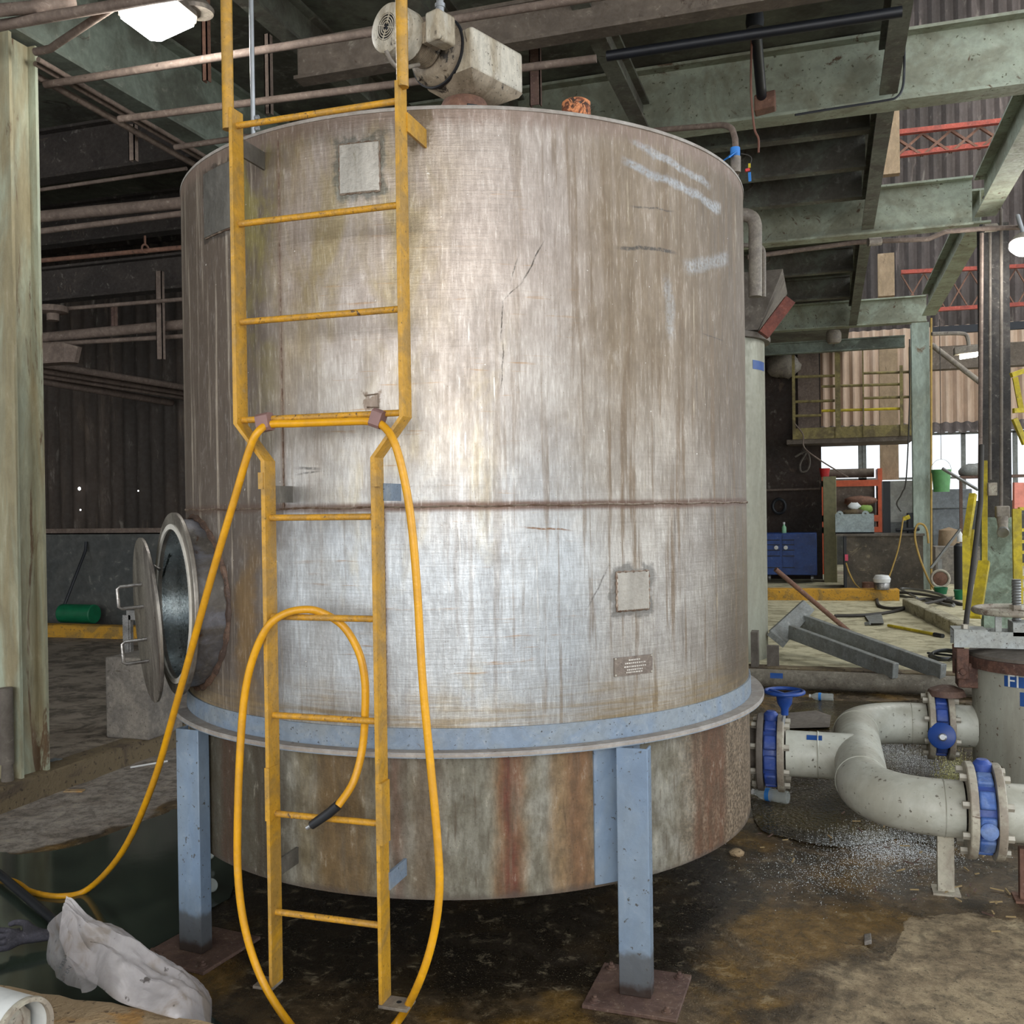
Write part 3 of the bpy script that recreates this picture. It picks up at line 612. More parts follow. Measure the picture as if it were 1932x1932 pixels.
mk('pedestal_window', G().ob(PD+V(_r((.35, -.94, 0)))*.104+ez*3.145, V(_r((.94, .35, 0)))*.022, ez*.03, V(_r((.35, -.94, 0)))*.004), X['black'], DR, bev=.002)
mk('mounting_plate', G().lathe(PD, ez, [(.16, 2.725), (.16, 2.74)], 40), X['hopper'], DR)
zm = zb+.115; fl = ca+g2*.185+ez*zm
mk('bell_flange', G().lathe(fl-g1*-.012, -g1, [(.134, -.01), (.136, .025), (.13, .035), (.115, .06), (.10, .07)], 48), X['motor_dirty'], DR)
mk('flange_gasket', G().lathe(fl+g1*.004, -g1, [(.143, 0), (.143, .014)], 48), X['black'], DR)
ms = fl-g1*.07
prof = [(.085, 0), (.085, .015)]
for k in range(14): prof += [(.078, .016+k*.0075), (.084, .018+k*.0075), (.084, .0215+k*.0075), (.078, .0235+k*.0075)]
mk('motor_body', G().lathe(ms, -g1, prof[:-8]+[(.08, .11)], 40), X['motor_dirty'], DR)
FC = mk('fan_cover', G().lathe(ms-g1*.105, -g1, [(.086, 0), (.097, .005), (.098, .09), (.094, .108), (.08, .118), (.052, .120), (.052, .112), (0, .112)], 48, caps=False), X['motor'], DR)
for k, r in enumerate((.018, .028, .038, .048)):
    mk('grille_ring', G().tube([ms-g1*.2245+r*(cos(a)*g2+sin(a)*ez) for a in [2*pi*i/32 for i in range(32)]], .0022, 6, loop=True), X['motor'], FC)
g = G()
for a in range(4): d = cos(a*pi/2+.4)*g2+sin(a*pi/2+.4)*ez; g.bar(ms-g1*.2245+d*.01, ms-g1*.2245+d*.052, .005, .003)
mk('grille_bars', g, X['motor'], FC)
mk('fan_disc', G().lathe(ms-g1*.2175, -g1, [(0, 0), (.051, 0)], 32, caps=False), X['black'], FC)
jb = ad(831, 56, 3.80)
JB = mk('junction_box', G().ob(jb, g1*.052, g2*.035, ez*.058), X['motor'], DR, bev=.01)
mk('box_mount', G().ob(jb+g2*.04-ez*.01, g1*.04, g2*.02, ez*.04), X['motor_dirty'], DR)
mk('conduit_fitting', G().lathe(jb+ez*.055, ez, [(.016, 0), (.016, .03), (.02, .03), (.02, .045), (.014, .045), (.014, .12)], 16), X['galv'], JB)
lf = ca+g2*.15+g1*-.02
mk('drain_tube', G().tube(spl([ad(728, 95, 3.72), ad(738, 115, 3.74), ad(753, 130, 3.78), ad(768, 127, 3.85), ad(790, 122, 3.92)]), .0085, 10), X['lampbody'], DR)
for k in range(5):
    a = k*2*pi/5+.3; o = fl-g1*.036+.122*(cos(a)*g2+sin(a)*ez); mk('flange_bolt', G().hexb(o, -g1, .009, .01), X['motor_dirty'], DR)
# ------------------------------------------------------------------ ladder
YL = -1.266; LD = thing('fixed_ladder', (0, YL, 0), 'worn yellow steel ladder bolted up the front of the tank', 'ladder')
wu, wl = .275, .182; ZR = [2.713-.3*k for k in range(9)]
for s in (-1, 1):
    zb_ = .095
    path = [V(s*wl, YL, zb_), V(s*wl, YL, 1.685), V(s*wu, YL, 1.80), V(s*wu, YL, 2.76)]
    g = G(); rings = []
    for i, p in enumerate(path):
        hx = .0055 if i in (0, 3) else .0068
        rings.append([p+V(sx*hx, sy*.031, 0) for sx, sy in ((-1, -1), (1, -1), (1, 1), (-1, 1))])
    R_ = mk('rail', g.loft(rings), X['yellow'], LD, bev=.001)
    g = G().box((s*wl-.0065 if s < 0 else s*wl-.009, YL-.036, .60), (s*wl+.009, YL+.02, .76)) if s < 0 else G().box((s*wl-.004, YL-.034, .56), (s*wl+.016, YL+.02, .74))
    mk('splice_plate', g, X['yellow'], R_)
    mk('splice_plate', G().box((s*wl-.014 if s < 0 else s*wl-.003, YL-.034, 1.60), (s*wl+.003 if s < 0 else s*wl+.014, YL-.0, 1.65)), X['yellow'], R_)
    g = G()
    if s > 0: g.add([V(wl-.006, YL-.035, .086), V(wl+.085, YL-.035, .086), V(wl+.085, YL+.03, .086), V(wl-.006, YL+.03, .086), V(wl-.006, YL-.035, .095), V(wl+.085, YL-.035, .095), V(wl+.085, YL+.03, .095), V(wl-.006, YL+.03, .095)], [(0, 1, 2, 3), (4, 5, 6, 7), (0, 1, 5, 4), (1, 2, 6, 5), (2, 3, 7, 6), (3, 0, 4, 7)])
    else: g.box((-wl-.06, YL-.035, .086), (-wl+.006, YL+.03, .095))
    mk('foot_plate', g, X['lampbody'], R_, bev=.001)
    if s > 0: mk('bolt_hole', G().lathe((wl+.045, YL, .0952), (0, 0, 1), [(0, 0), (.008, 0)], 14, caps=False), X['black'], R_)
    # handrail tube above the rim
    xo = s*wu+(-.019 if s < 0 else .012)
    zlo = 2.70 if s < 0 else 2.745
    hp = [V(xo, YL-.012, zlo), V(xo, YL-.012, 3.75)]+spl([V(xo, YL-.012, 3.8), V(xo, YL+.03, 3.9), V(xo, YL+.14, 3.95), V(xo, YL+.25, 3.9)], 5)
    mk('handrail', G().tube(hp, .0175, 18), X['yellow'], LD)
    for z, mt_, hh in ((2.66, 'yellow', .028), (1.585, 'blue_grey', .026), (.435, 'blue_grey', .026)):
        w_ = wu if z > 2 else wl
        yb = -sqrt(R0**2-w_**2); x0 = s*w_+(.007 if True else 0)
        z_ = z if z > 1.8 else z
        mk('standoff_bracket', G().box((s*w_+s*.006-.004, YL+(.025), z_-hh), (s*w_+s*.006+.004, yb+.003, z_+hh)), X[mt_] if not (s < 0) else X['patch_dull'], LD)
for k, z in enumerate(ZR):
    w_ = wu if k < 4 else wl
    mk('rung', G().tube([V(-w_, YL, z), V(w_, YL, z)], .0098, 14), X['rung'], LD)
    for s in (-1, 1): pass
# ------------------------------------------------------------------ hose on the ladder
def yy(x, y, Y): return ay(x, y, Y)
YF = YL-.045; YB = YL+.026
hp = [az(-60, 1640, .013), az(25, 1663, .013), az(60, 1683, .013), az(115, 1691, .013), az(168, 1676, .03), yy(232, 1605, -.80), yy(288, 1480, -.98), yy(335, 1320, -1.12), yy(400, 1085, -1.25), yy(440, 950, -1.29), yy(470, 850, YF), yy(487, 815, YF), yy(510, 801, YL-.012), yy(560, 799, YL-.012), yy(640, 796, YL-.012), yy(695, 795, YL-.012), yy(722, 803, YL-.02), yy(744, 835, YF), yy(762, 900, YF), yy(776, 985, YF), yy(787, 1110, YF), yy(797, 1280, YF), yy(812, 1440, YF), yy(825, 1580, YF), yy(829, 1680, YF), yy(817, 1770, YF), yy(790, 1855, YF), az(752, 1925, .03), az(700, 1975, .014), az(640, 1992, .014), az(590, 1975, .014), az(545, 1930, .03), yy(495, 1850, YF), yy(463, 1755, YF), yy(449, 1650, YF), yy(449, 1520, YF), yy(454, 1400, YF), yy(462, 1310, YF), yy(478, 1240, YF), yy(505, 1183, YF), yy(540, 1157, YL-.03), yy(580, 1150, YL-.012), yy(612, 1158, YL+.012), yy(648, 1182, YB), yy(676, 1228, YB), yy(688, 1280, YB), yy(689, 1340, YB), yy(684, 1410, YB), yy(667, 1475, YL), yy(637, 1521, YF)]
HS = mk('rubber_hose', G().tube(spl(hp, 7), .0118, 12), X['hose'], None, 'long yellow rubber hose looped over the tank ladder and trailing to the floor', 'hose')
mk('nozzle_sleeve', G().tube([yy(638, 1519, YF), yy(622, 1533, YF), yy(588, 1557, YF)], [.0145, .0145, .013], 12), X['black'], HS, 'black taped hose end')
mk('nozzle_tip', G().tube([yy(588, 1557, YF), yy(579, 1562, YF)], .0065, 10), X['galv'], HS)
for (x, y, w_) in ((500, 797, .021), (713, 790, .017)):
    a = yy(x, y, YL-.012); ph = -.35 if x > 600 else .15
    d = V(cos(ph), 0, sin(ph))
    g = G().loft([[a+d*t+V(0, sy*.021, 0)+V(-sin(ph), 0, cos(ph))*sz*.027 for sy, sz in ((-1, -.7), (-1, .7), (-.5, 1), (.7, 1), (1, .6), (1, -.6), (.6, -1), (-.6, -1))] for t in (-w_, -w_*.2, w_*.5, w_)])
    tag(mk('tape_wrap', g, X['tape'], HS), 'mauve tape holding the hose to the rung', None)
# ------------------------------------------------------------------ setting: floors, kerbs, walls
ZU = .12
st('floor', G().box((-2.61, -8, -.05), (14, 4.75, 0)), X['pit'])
st('floor', G().box((-14, -8, -.05), (-2.61, 22, ZU)).box((-2.61, 4.75, -.05), (14, 22, ZU)), X['upper'])
# rough kerb faces of the raised floor
def kerb(name, a, b, w, h, mt, z0=0., rough=.012, side=1, **k):
    a = V(a); b = V(b); d = (b-a); L = d.length; d.normalize(); s = V(-d.y, d.x, 0)*side; n = int(L/.06)+2; rings = []
    prof = [(0, 0), (0, h*.5), (0, h*.93), (.012, h), (w*.5, h), (w-.012, h), (w, h*.9), (w, 0)]
    for i in range(n):
        p = a+d*L*i/(n-1); r = []
        for j, (u, v) in enumerate(prof):
            q = p+s*u+V(0, 0, z0+v)
            e = rough*mnoise.noise(q*5)+rough*.5*mnoise.noise(q*17)
            r.append(q+(-s*e if j in (0, 1, 2, 3, 6, 7) else V(0, 0, 0))+V(0, 0, e*.5 if j > 1 and j < 7 else 0))
        rings.append(r)
    return st(name, G().loft(rings), mt, **k)
kerb('trim_1', (-2.60, -8, 0), (-2.60, 4.75, 0), .16, .128, X['kerb'])
kerb('trim_2', (-2.6, 4.74, 0), (14, 4.74, 0), .14, .126, X['kerb'])
kerb('trim_3', (-4.5, -1.61, 0), (4.5, -1.57, 0), .30, .15, X['kerb_f'], side=-1)
kerb('trim_4', (-8.9, 4.96, 0), (-4.2, 5.16, 0), .16, .14, X['kerb_y'], ZU)
kerb('trim_5', (-1.5, 10.45, 0), (2.4, 10.85, 0), .22, .16, X['kerb_y'], ZU)
a_, b_ = az(1700, 1150, ZU), az(1795, 1195, ZU)
kerb('trim_6', (2.36, 9.75, 0), (2.72, 6.9, 0), .16, .14, X['kerb_w'], ZU, .02, side=1)
# left back wall
st('wall_back_left', G().box((-14, 5.75, ZU), (-1.2, 5.95, 1.28)), X['conc_d'])
st('wall_back_left_sheet', G().corr((-14, 5.86, 1.28), (1, 0, 0), 12.8, 3.6, .19, .028), X['corr_w'])
st('wall_left', G().box((-14.1, -8, -.05), (-14, 22, 12)), X['conc_d'])
st('wall_inner', G().box((-1.2, 5.75, ZU), (-1.1, 14.7, 4.6)), X['brownwall'])
gi = ay(80, 1003, 5.8)
tag(mk('wall_girt', G().bar((-14, 5.78, gi.z), (-1.3, 5.78, gi.z), .06, .07), X['pipe_brown']), 'dusty horizontal girt across the dark corrugated sheet wall', 'girt')
# right back: sooty wall under the platform, far wall with window strip
st('wall_back_brown', G().box((-1.2, 14.7, ZU), (1.36, 14.8, 4.4)), X['brownwall'])
FY = 19.0
zb1 = ay(1700, 905, FY).z; zb2 = ay(1700, 832, FY).z
st('wall_far_low', G().box((-1, FY, ZU), (14, FY+.15, 1.5)), X['conc_d'])
st('wall_far_sheet', G().corr((-2, FY, 3.17), (1, 0, 0), 16, 2.1, .21, .05), X['corr_pink'])
st('wall_far_upper', G().corr((-14, FY+.1, 5.2), (1, 0, 0), 28, 9.3, .26, .05), X['corr'])
st('wall_far_awning', G().corr((-1, FY-.25, 2.96), (1, 0, 0), 15, .26, .21, .03, (0, .5, .85)), X['corr'])
g = G()
for z in (2.93, 1.98): g.box((1.2, FY-.04, z), (14, FY+.04, z+.05))
for x in (1.25, 2.12, 2.2, 4.2, 5.2): g.box((x, FY-.04, 1.5), (x+.09, FY+.04, 2.95))
st('window_1', g, X['frame_g'])
# roofs
st('ceiling', G().box((-14, -8, 4.86), (1.9, FY, 4.94)), X['deck'])
st('roof', G().box((1.0, -8, 14.4), (14, FY+1, 14.5)), X['corr'])
st('ground_outside', G().box((-30, FY+1, -.1), (40, 60, 0)), X['upper'])
# ------------------------------------------------------------------ steel frame of the hall
def beam(p, q, label, mt, dep=.5, w=.2, name='steel_beam', group=None):
    return tag(mk(name, G().ibeam(p, q, dep, w, .022, .014), X[mt]), label, 'beam', group)
HB = 4.34
bz = HB+.26
def ends(o): return o
beam((-2.35, 3.62, bz), (9, 3.62, bz), 'nearest big pale green beam crossing at the upper right', 'beam')
beam((-2.35, 7.2, bz), (2.9, 7.2, bz), 'second pale green beam, running to the dark column', 'beam')
beam((-1.0, 13.1, bz), (3.0, 13.1, bz), 'third pale green beam, above the railed platform', 'beam', .42)
beam((-1.0, 13.5, 4.16), (2.7, 13.5, 4.16), 'lower green beam tucked below the third one above the railed platform', 'beam_l', .2, .12)
beam((3.0, 3.75, bz), (3.0, 7.05, bz), 'green beam running back to the top of the dark column', 'beam', .4)
beam((3.0, 7.35, bz), (3.0, 12.7, bz), 'dark-sided green beam from the dark column back to the pale green column', 'beam', .36)
beam((1.88, -3, bz-.04), (1.88, 3.5, bz-.04), 'grimy edge beam of the deck over the pipework, nearest length', 'beam_d', .34, .12)
beam((1.88, 3.74, bz-.04), (1.88, 7.08, bz-.04), 'grimy edge beam of the deck, middle length behind the first cross beam', 'beam_d', .34, .12)
beam((1.88, 7.32, bz-.04), (1.88, 12.98, bz-.04), 'grimy edge beam of the deck, far length behind the second cross beam', 'beam_d', .34, .12)
beam((-2.72, -6, 4.09+.28), (-2.72, 5.6, 4.09+.28), 'wide pale green beam overhead beside the stained column', 'beam_l', .54, .19)
beam((.14, -3, HB+.13), (.14, 3.5, HB+.13), 'green joist above the tank ending on the nearest green beam', 'beam_d', .22, .11, group=None)
for x, l in ((-.85, 'grimy joist above the motor'), (-1.75, 'grimy joist above the ladder handrails')):
    beam((x, -3, 4.62), (x, 3.5, 4.62), l, 'beam_d', .26, .12)
b0 = az(1300, 38, 4.2)
beam((-1.69, b0.y, 4.33), (1.8, b0.y, 4.33), 'dusty brown cross beam overhead in front of the nearest green beam', 'brown_steel', .24, .12)
b1 = az(680, 112, 4.3)
beam((-2.6, -.9, 4.62), (.08, -.9, 4.62), 'dusty grey cross beam high above the left rim of the tank', 'brown_steel', .2, .1)
for i, (y, l) in enumerate(((4.5, 'just behind the nearest green beam'), (5.4, 'midway to the second green beam'), (6.3, 'just before the second green beam'), (9.5, 'past the second green beam'), (11.2, 'before the third green beam'))):
    beam((-1.0, y, 4.66), (1.8, y, 4.66), 'dark deck joist '+l, 'beam_d', .32, .11)
for i, (y, x0, l) in enumerate(((2.6, -9, 'nearest'), (4.2, -10, 'farther'))):
    beam((x0, y, 4.45), (-2.9, y, 4.45), 'dark cross beam in the gloom at upper left, '+l, 'gloom_steel', .4, .15)
y_ = 3.4; z1_ = ay(200, 560, y_).z; z0_ = ay(200, 495, y_).z
beam((-9, y_, (z0_+z1_)/2), (-2.8, y_, (z0_+z1_)/2), 'deep gloom-darkened beam behind the stained column, below the pipes', 'gloom_steel', abs(z0_-z1_), .14)
st('wall_upper_dark', G().box((-14, 5.8, 4.7), (-1.1, 5.9, 4.95)), X['brownwall'])
# columns
def column(name, x, y, z0, z1, sx, sy, mt, label):
    return tag(mk(name, G().ibeam((x, y, z0), (x, y, z1), sy, sx, .02, .014, up=(0, 1, 0)), X[mt]), label, 'column')
c0 = az(0, 1480, ZU); c1 = az(88, 1470, ZU)
LC = tag(mk('steel_column', G().ibeam((-2.79, .34, ZU), (-2.79, .34, 4.08), .20, .30, .02, .2, up=(0, 1, 0)), X['col_l']), 'tall stained pale green column standing on the kerb at the far left', 'column')
CD = tag(mk('steel_column', G().ibeam((3.09, 7.2, ZU), (3.09, 7.2, 1.35), .2, .27, .02, .16, up=(0, 1, 0)), X['col_grn']), None, None)
CD['label'] = 'thick dark cobwebbed column at the right, its foot mottled green'; CD['category'] = 'column'
mk('column_shaft', G().ibeam((3.09, 7.2, 1.35), (3.09, 7.2, HB), .2, .27, .02, .16, up=(0, 1, 0)), X['col_dark'], CD, 'black sooty shaft')
CC = column('steel_column', 2.88, 12.9, ZU, HB, .26, .2, 'col_pale', 'pale green column behind the workbench')
# ------------------------------------------------------------------ overhead pipes and hangers
def pipe(p, q, r, label, mt='pipe_brown', extra=None, name='overhead_pipe', group=None, mid=None):
    pts = [V(p)]+([V(x) for x in mid] if mid else [])+[V(q)]
    return tag(mk(name, G().tube(pts, r, 12), X[mt]), label, 'pipe', group)
def lvl(x0, y0, x1, y1, z, ex0=0., ex1=0.):
    a, b = az(x0, y0, z), az(x1, y1, z); d = b-a; return a-d*ex0, b+d*ex1
p, q = lvl(85, 160, 760, 52, 3.95, .0, .9); pipe(p, q, .021, 'long dusty pipe crossing behind both ladder handrails, upper of the two')
PA = p
p, q = lvl(225, 225, 760, 157, 3.9, .0, .6); pipe(p, q, .021, 'dusty pipe just above the tank rim, behind the ladder handrails'); PB = p
p, q = lvl(0, 48, 240, 6, 3.95, .5, .6); pipe(p, q, .026, 'dusty pipe running into the top-left floodlight')
a = ad(262, 3, 5.0); 
pipe(ad(-30, 22, 4.7), ad(140, 0, 4.85), .03, 'thick brown pipe at the very top left corner', mid=[ad(60, 14, 4.75)])
pipe(az(66, 98, 3.95), az(212, 14, 3.98), .02, 'bent brown conduit rising from the stained column to the floodlight', mid=[az(95, 92, 3.95), az(112, 80, 3.95)])
for k, (x0, y0, x1, y1, r) in enumerate(((62, 140, 380, 318, .02), (66, 120, 400, 312, .014), (72, 112, 330, 262, .014))):
    p, q = lvl(x0, y0, x1, y1, 3.98, .0, .9)
    pipe(p, q, r, ('lowest', 'middle', 'highest')[k]+' of three brown pipes running back under the wide green beam')
p, q = lvl(330, 278, 440, 262, 3.9, 0, 1.5); pipe(p, q, .018, 'short dusty pipe vanishing behind the upper left rim of the tank')
pipe(ay(64, 410, 1.95), ay(352, 388-6, 1.95), .042, 'thickest brown pipe between the stained column and the tank')
pipe(ay(64, 438, 1.95), ay(352, 402, 1.95), .022, 'brown pipe directly below the thickest one, left of the tank')
pipe(ay(64, 360, 2.2), ay(352, 318, 2.2), .014, 'thin dusty pipe above the thickest brown one, left of the tank')
pipe(ay(64, 493, 2.4), ay(352, 466, 2.4), .018, 'thin rusty pipe with a ring clamp, left of the tank', 'rustbrown')
pipe(ay(68, 587, 3.0), ay(352, 564, 3.0), .017, 'thin dusty pipe under the deep gloom-darkened beam')
pipe(ay(68, 638, 3.2), ay(352, 612, 3.2), .045, 'thick dusty pipe low in the gloom, left of the tank')
pipe(ay(68, 651, 3.2), ay(352, 634, 3.2), .02, 'thin pipe right under the low thick one, left of the tank')
for k, (y0, y1, r) in enumerate(((686, 731, .035), (698, 742, .03), (708, 750, .025), (718, 764, .04))):
    p, q = lvl(75, y0, 347, y1, 2.9-.03*k, .6, .5)
    pipe(p, q, r, ('top', 'second', 'third', 'bottom')[k]+' pipe of the slanting bundle above the sheet wall')
def strut(x, y0, y1, Y, w, label, mt='rustbrown', n=2):
    a = ay(x, y1, Y); b = ay(x, y0, Y); g = G()
    g.box((a.x-w/2, Y-.02, a.z), (a.x+w/2, Y-.012, b.z)); g.box((a.x-w/2, Y-.02, a.z), (a.x-w/2+.006, Y+.02, b.z)); g.box((a.x+w/2-.006, Y-.02, a.z), (a.x+w/2, Y+.02, b.z))
    return tag(mk('channel_hanger', g, X[mt]), label, 'hanger')
strut(390, -10, 154, 1.0, .035, 'slotted brown channel hanger left of the ladder handrail')
strut(508, 66, 216, 1.25, .035, 'slotted channel hanger between the two ladder handrails', 'pipe_brown')
strut(252, 236, 304, 1.5, .045, 'short square-ended channel stub hanging under the pipes', 'pipe_brown')
strut(304, 512, 678, 3.1, .06, 'long channel hanger crossing the low pipes left of the tank', 'pipe_brown')
strut(1011, 86, 200, 2.1, .07, 'flat rusty hanger standing behind the gearbox', 'rustplate')
strut(216, 578, 628, 3.3, .04, 'short dark hanger in the gloom above the thick low pipe', 'rustplate')
o = ay(274, 472, 2.38); tag(mk('ring_clamp', G().tube([o+V(cos(a)*.025*.4, 0, .03*sin(a)+.012)+V(0, cos(a)*.025, 0) for a in [2*pi*i/16 for i in range(16)]], .008, 6, loop=True).bar(o+V(0, 0, .04), o+V(0, 0, .11), .012, .012), X['rustbrown']), 'rusty ring clamp hanging from the thin rusty pipe', 'clamp')
a, b = ay(70, 651, 2.9), ay(132, 682, 2.9)
tag(mk('cable_box', G().box((a.x-.2, 2.9, b.z), (b.x-.06, 3.05, a.z)).add([V(b.x-.06, 2.9, a.z), V(b.x-.06, 3.05, a.z), V(b.x-.06, 3.05, b.z), V(b.x-.06, 2.9, b.z), V(b.x+.04, 2.95, a.z-.03), V(b.x+.04, 3.0, a.z-.03), V(b.x, 3.0, b.z), V(b.x, 2.95, b.z)], [(0, 1, 5, 4), (1, 2, 6, 5), (2, 3, 7, 6), (3, 0, 4, 7), (4, 5, 6, 7)]), X['pipe_brown']), 'dusty tapered box hanging beside the stained column', 'box')
a = ay(100, 582, 2.9); tag(mk('pipe_reel', G().lathe((a.x-.02, 2.92, a.z-.10), (0, 0, 1), [(.05, 0), (.05, .06), (.12, .07), (.125, .10), (.12, .12), (0, .12)], 24), X['pipe_brown']), 'dusty round cap on the pipe beside the stained column', 'fitting')
pl = thing('support_rod', ad(478, 245, 3.6), 'thin bright galvanized rod rising from the tank roof between the handrails', 'rod')
b = ad(478, 248, 3.6); tp = ad(474, 0, 3.6)
mk('rod', G().tube([V(b.x, b.y, 2.71), V(b.x, b.y, 4.86)], .0085, 12), X['galv'], pl)
for z in (b.z+.01, b.z+.05): mk('nut', G().hexb((b.x+.012, b.y, z), (1, 0, 0), .008, .012), X['galv'], pl)
# right ceiling services
p, q = lvl(1145, 106, 1702, 22, 4.2, 0, .0); pipe(p, q, .03, 'long black pipe slanting across under the deck at upper right', 'black_pipe')
a, b = ad(1424, 32, 5.9), ad(1437, 182, 6.6)
br = thing('hanger_post', b, 'dark grey slanted hanger post ending on a rusty shoe at the nearest green beam', 'hanger')
mk('post', G().tube([a, b], .034, 14), X['black_pipe'], br)
mk('clamp', G().lathe(a+V(0, 0, -.03), (0, 0, 1), [(.05, -.04), (.055, .0), (.05, .05)], 14), X['black'], br)
mk('rusty_shoe', G().ob(b+V(.02, .05, -.03), (.07, 0, .01), (0, .06, 0), (0, 0, .055)), X['rustbrown'], br, bev=.01)
def wire(pts, r, mt, label, name='cable', cat='cable', k=6): return tag(mk(name, G().tube(spl(pts, k), r, 6), X[mt]), label, cat)
wire([ad(1418, 75, 6.1), ad(1417, 170, 6.15), ad(1423, 240, 6.2), ad(1431, 262, 6.2), ad(1431, 288, 6.2)], .007, 'wire_r', 'thin reddish wire dangling in front of the nearest green beam')
wire([ad(1706, 78, 6.2), ad(1706, 130, 6.3), ad(1703, 165, 6.3), ad(1692, 183, 6.3), ad(1668, 190, 6.3), ad(1560, 207, 6.3), ad(1500, 217, 6.3)], .008, 'black', 'thin black cable drooping along the web of the nearest green beam')
cdt = thing('rigid_conduit', ad(1388, 300, 5.2), 'grey conduit that bends down behind the tank rim, wrapped in blue tape', 'conduit')
mk('conduit', G().tube([ad(1235, 246, 5.9), ad(1360, 236, 5.5)]+spl([ad(1370, 237, 5.4), ad(1381, 244, 5.35), ad(1387, 262, 5.3)], 5)+[ad(1388, 285, 5.25), ad(1388, 480, 5.2)], .017, 12), X['pipe_brown'], cdt)
mk('coupling', G().cy(ad(1388, 296, 5.2), ad(1388, 326, 5.2), .027, 14), X['lampbody'], cdt)
g = G().cy(ad(1387, 279, 5.2), ad(1387, 298, 5.2), .026, 10); g.bar(ad(1385, 288, 5.17), ad(1370, 300, 5.15), .05, .006)
mk('tape', g, X['bluetape'], cdt, label='blue tape wrapping')
g = G().bar(ad(1414, 325, 5.2), ad(1415, 342, 5.22), .014, .012)
wr = tag(mk('wire_end', g, X['bluetape']), 'tiny blue, red and yellow taped wire ends hanging right of the rim', 'wire')
mk('red_tape', G().bar(ad(1406, 322, 5.2), ad(1414, 320, 5.2), .016, .014), X['red'], wr); mk('yellow_tape', G().bar(ad(1414, 309, 5.2), ad(1414, 317, 5.2), .012, .012), X['safety'], wr)
mk('lead', G().tube(spl([ad(1398, 290, 5.2), ad(1412, 293, 5.2), ad(1418, 300, 5.2), ad(1414, 312, 5.2)], 5), .003, 6), X['cable'], wr)
vp = thing('vent_pipe', ad(1425, 540, 7.6), 'beige pipe with an elbow rising behind the right edge of the tank', 'pipe')
mk('riser', G().tube([ad(1380, 405, 7.6), ad(1403, 405, 7.6)]+spl([ad(1409, 406, 7.6), ad(1420, 412, 7.6), ad(1425, 426, 7.6)], 5)+[ad(1425, 560, 7.6)], .052, 16), X['lampbody'], vp)
mk('riser', G().tube([ad(1395, 463, 7.8), ad(1428, 463, 7.8)]+spl([ad(1432, 464, 7.8), ad(1439, 470, 7.8), ad(1441, 482, 7.8)], 5)+[ad(1441, 560, 7.8)], .018, 12), X['lampbody'], vp)
cn = thing('conduit_run', ad(1650, 460, 9.5), 'grey conduit run with oval boxes leading to the dark column', 'conduit')
mk('conduit', G().tube([ad(1410, 485, 10), ad(1610, 458, 10), ad(1640, 456, 9.9), ad(1752, 451, 9.7), ad(1785, 437, 9.7), ad(1862, 431, 9.6), ad(1925, 429, 9.6)], .024, 10), X['pipe_brown'], cn)
for x, y in ((1650, 456), (1868, 430)): mk('conduit_box', G().tube([ad(x-12, y+1, 9.65), ad(x+12, y-1, 9.65)], .042, 12), X['lampbody'], cn)
cr = thing('column_conduit', ad(1880, 700, 9.6), 'pair of thin conduits strapped down the face of the dark column', 'conduit')
X1, X2 = ad(1868, 900, 9.75), ad(1887, 960, 9.65)
t1, t2 = ad(1868, 432, 9.75), ad(1887, 380, 9.65)
cx = lambda p, y: V(p.x, p.y, 0)
mk('conduit', G().tube([ad(1868, 434, 9.75), ad(1868, 905, 9.75)], .014, 10), X['hopper'], cr)
mk('conduit', G().tube([ad(1855, 372, 9.75), ad(1884, 388, 9.65), ad(1889, 396, 9.65), ad(1889, 955, 9.65)], .016, 10), X['hopper'], cr)
bx = ad(1872, 923, 9.72); mk('switch_box', G().ob(bx, (.042, 0, 0), (0, .04, 0), (0, 0, .065)), X['flange_w'], cr, bev=.008)
so = thing('wall_socket', ad(1890, 980, 9.6), 'heavy industrial socket with a round cap on the dark column', 'socket')
b = ad(1891, 966, 9.6)
mk('body', G().ob(b, (.06, 0, 0), (0, .06, 0), (0, 0, .06)), X['lampbody'], so, bev=.01)
mk('neck', G().lathe(ad(1891, 976, 9.55), (0, -.25, -1), [(.055, 0), (.045, .10), (.05, .12)], 20), X['lampbody'], so)
mk('cap', G().lathe(ad(1892, 1003, 9.45), (0, -1, -.4), [(.055, 0), (.058, .02), (.05, .03), (.0, .034)], 24, caps=False), X['stem'], so)
# red trusses on the far wall
def truss(x0, y0, x1, y1, dh, d, label, cw=.13, bw=.05):
    a, b = ad(x0, y0, d), ad(x1, y1, d); c, e = ad(x0, y0+dh, d), ad(x1, y1+dh*.95, d); rt = thing('red_truss', a, label, 'truss')
    mk('top_chord', G().angle(a, b, cw, cw, .015), X['redsteel'], rt); mk('bottom_chord', G().angle(c, e, cw, cw, .015), X['redsteel'], rt)
    n = 3
    for i in range(n):
        u, w_, m_ = i/n, (i+1)/n, (i+.5)/n
        for P_, Q_ in ((c.lerp(e, u), a.lerp(b, m_)), (a.lerp(b, m_), c.lerp(e, w_)), (a.lerp(b, u), c.lerp(e, m_)), (c.lerp(e, m_), a.lerp(b, w_))):
            mk('web_brace', G().bar(P_, Q_, bw, bw), X['rustbrown'], rt)
    return rt
truss(1686, 258, 2010, 222, 42, 19.5, 'red lattice truss high on the far wall at upper right')
truss(1700, 518, 1960, 505, 75, 19.6, 'lower red lattice truss on the far wall, behind the dark column', .09, .025)
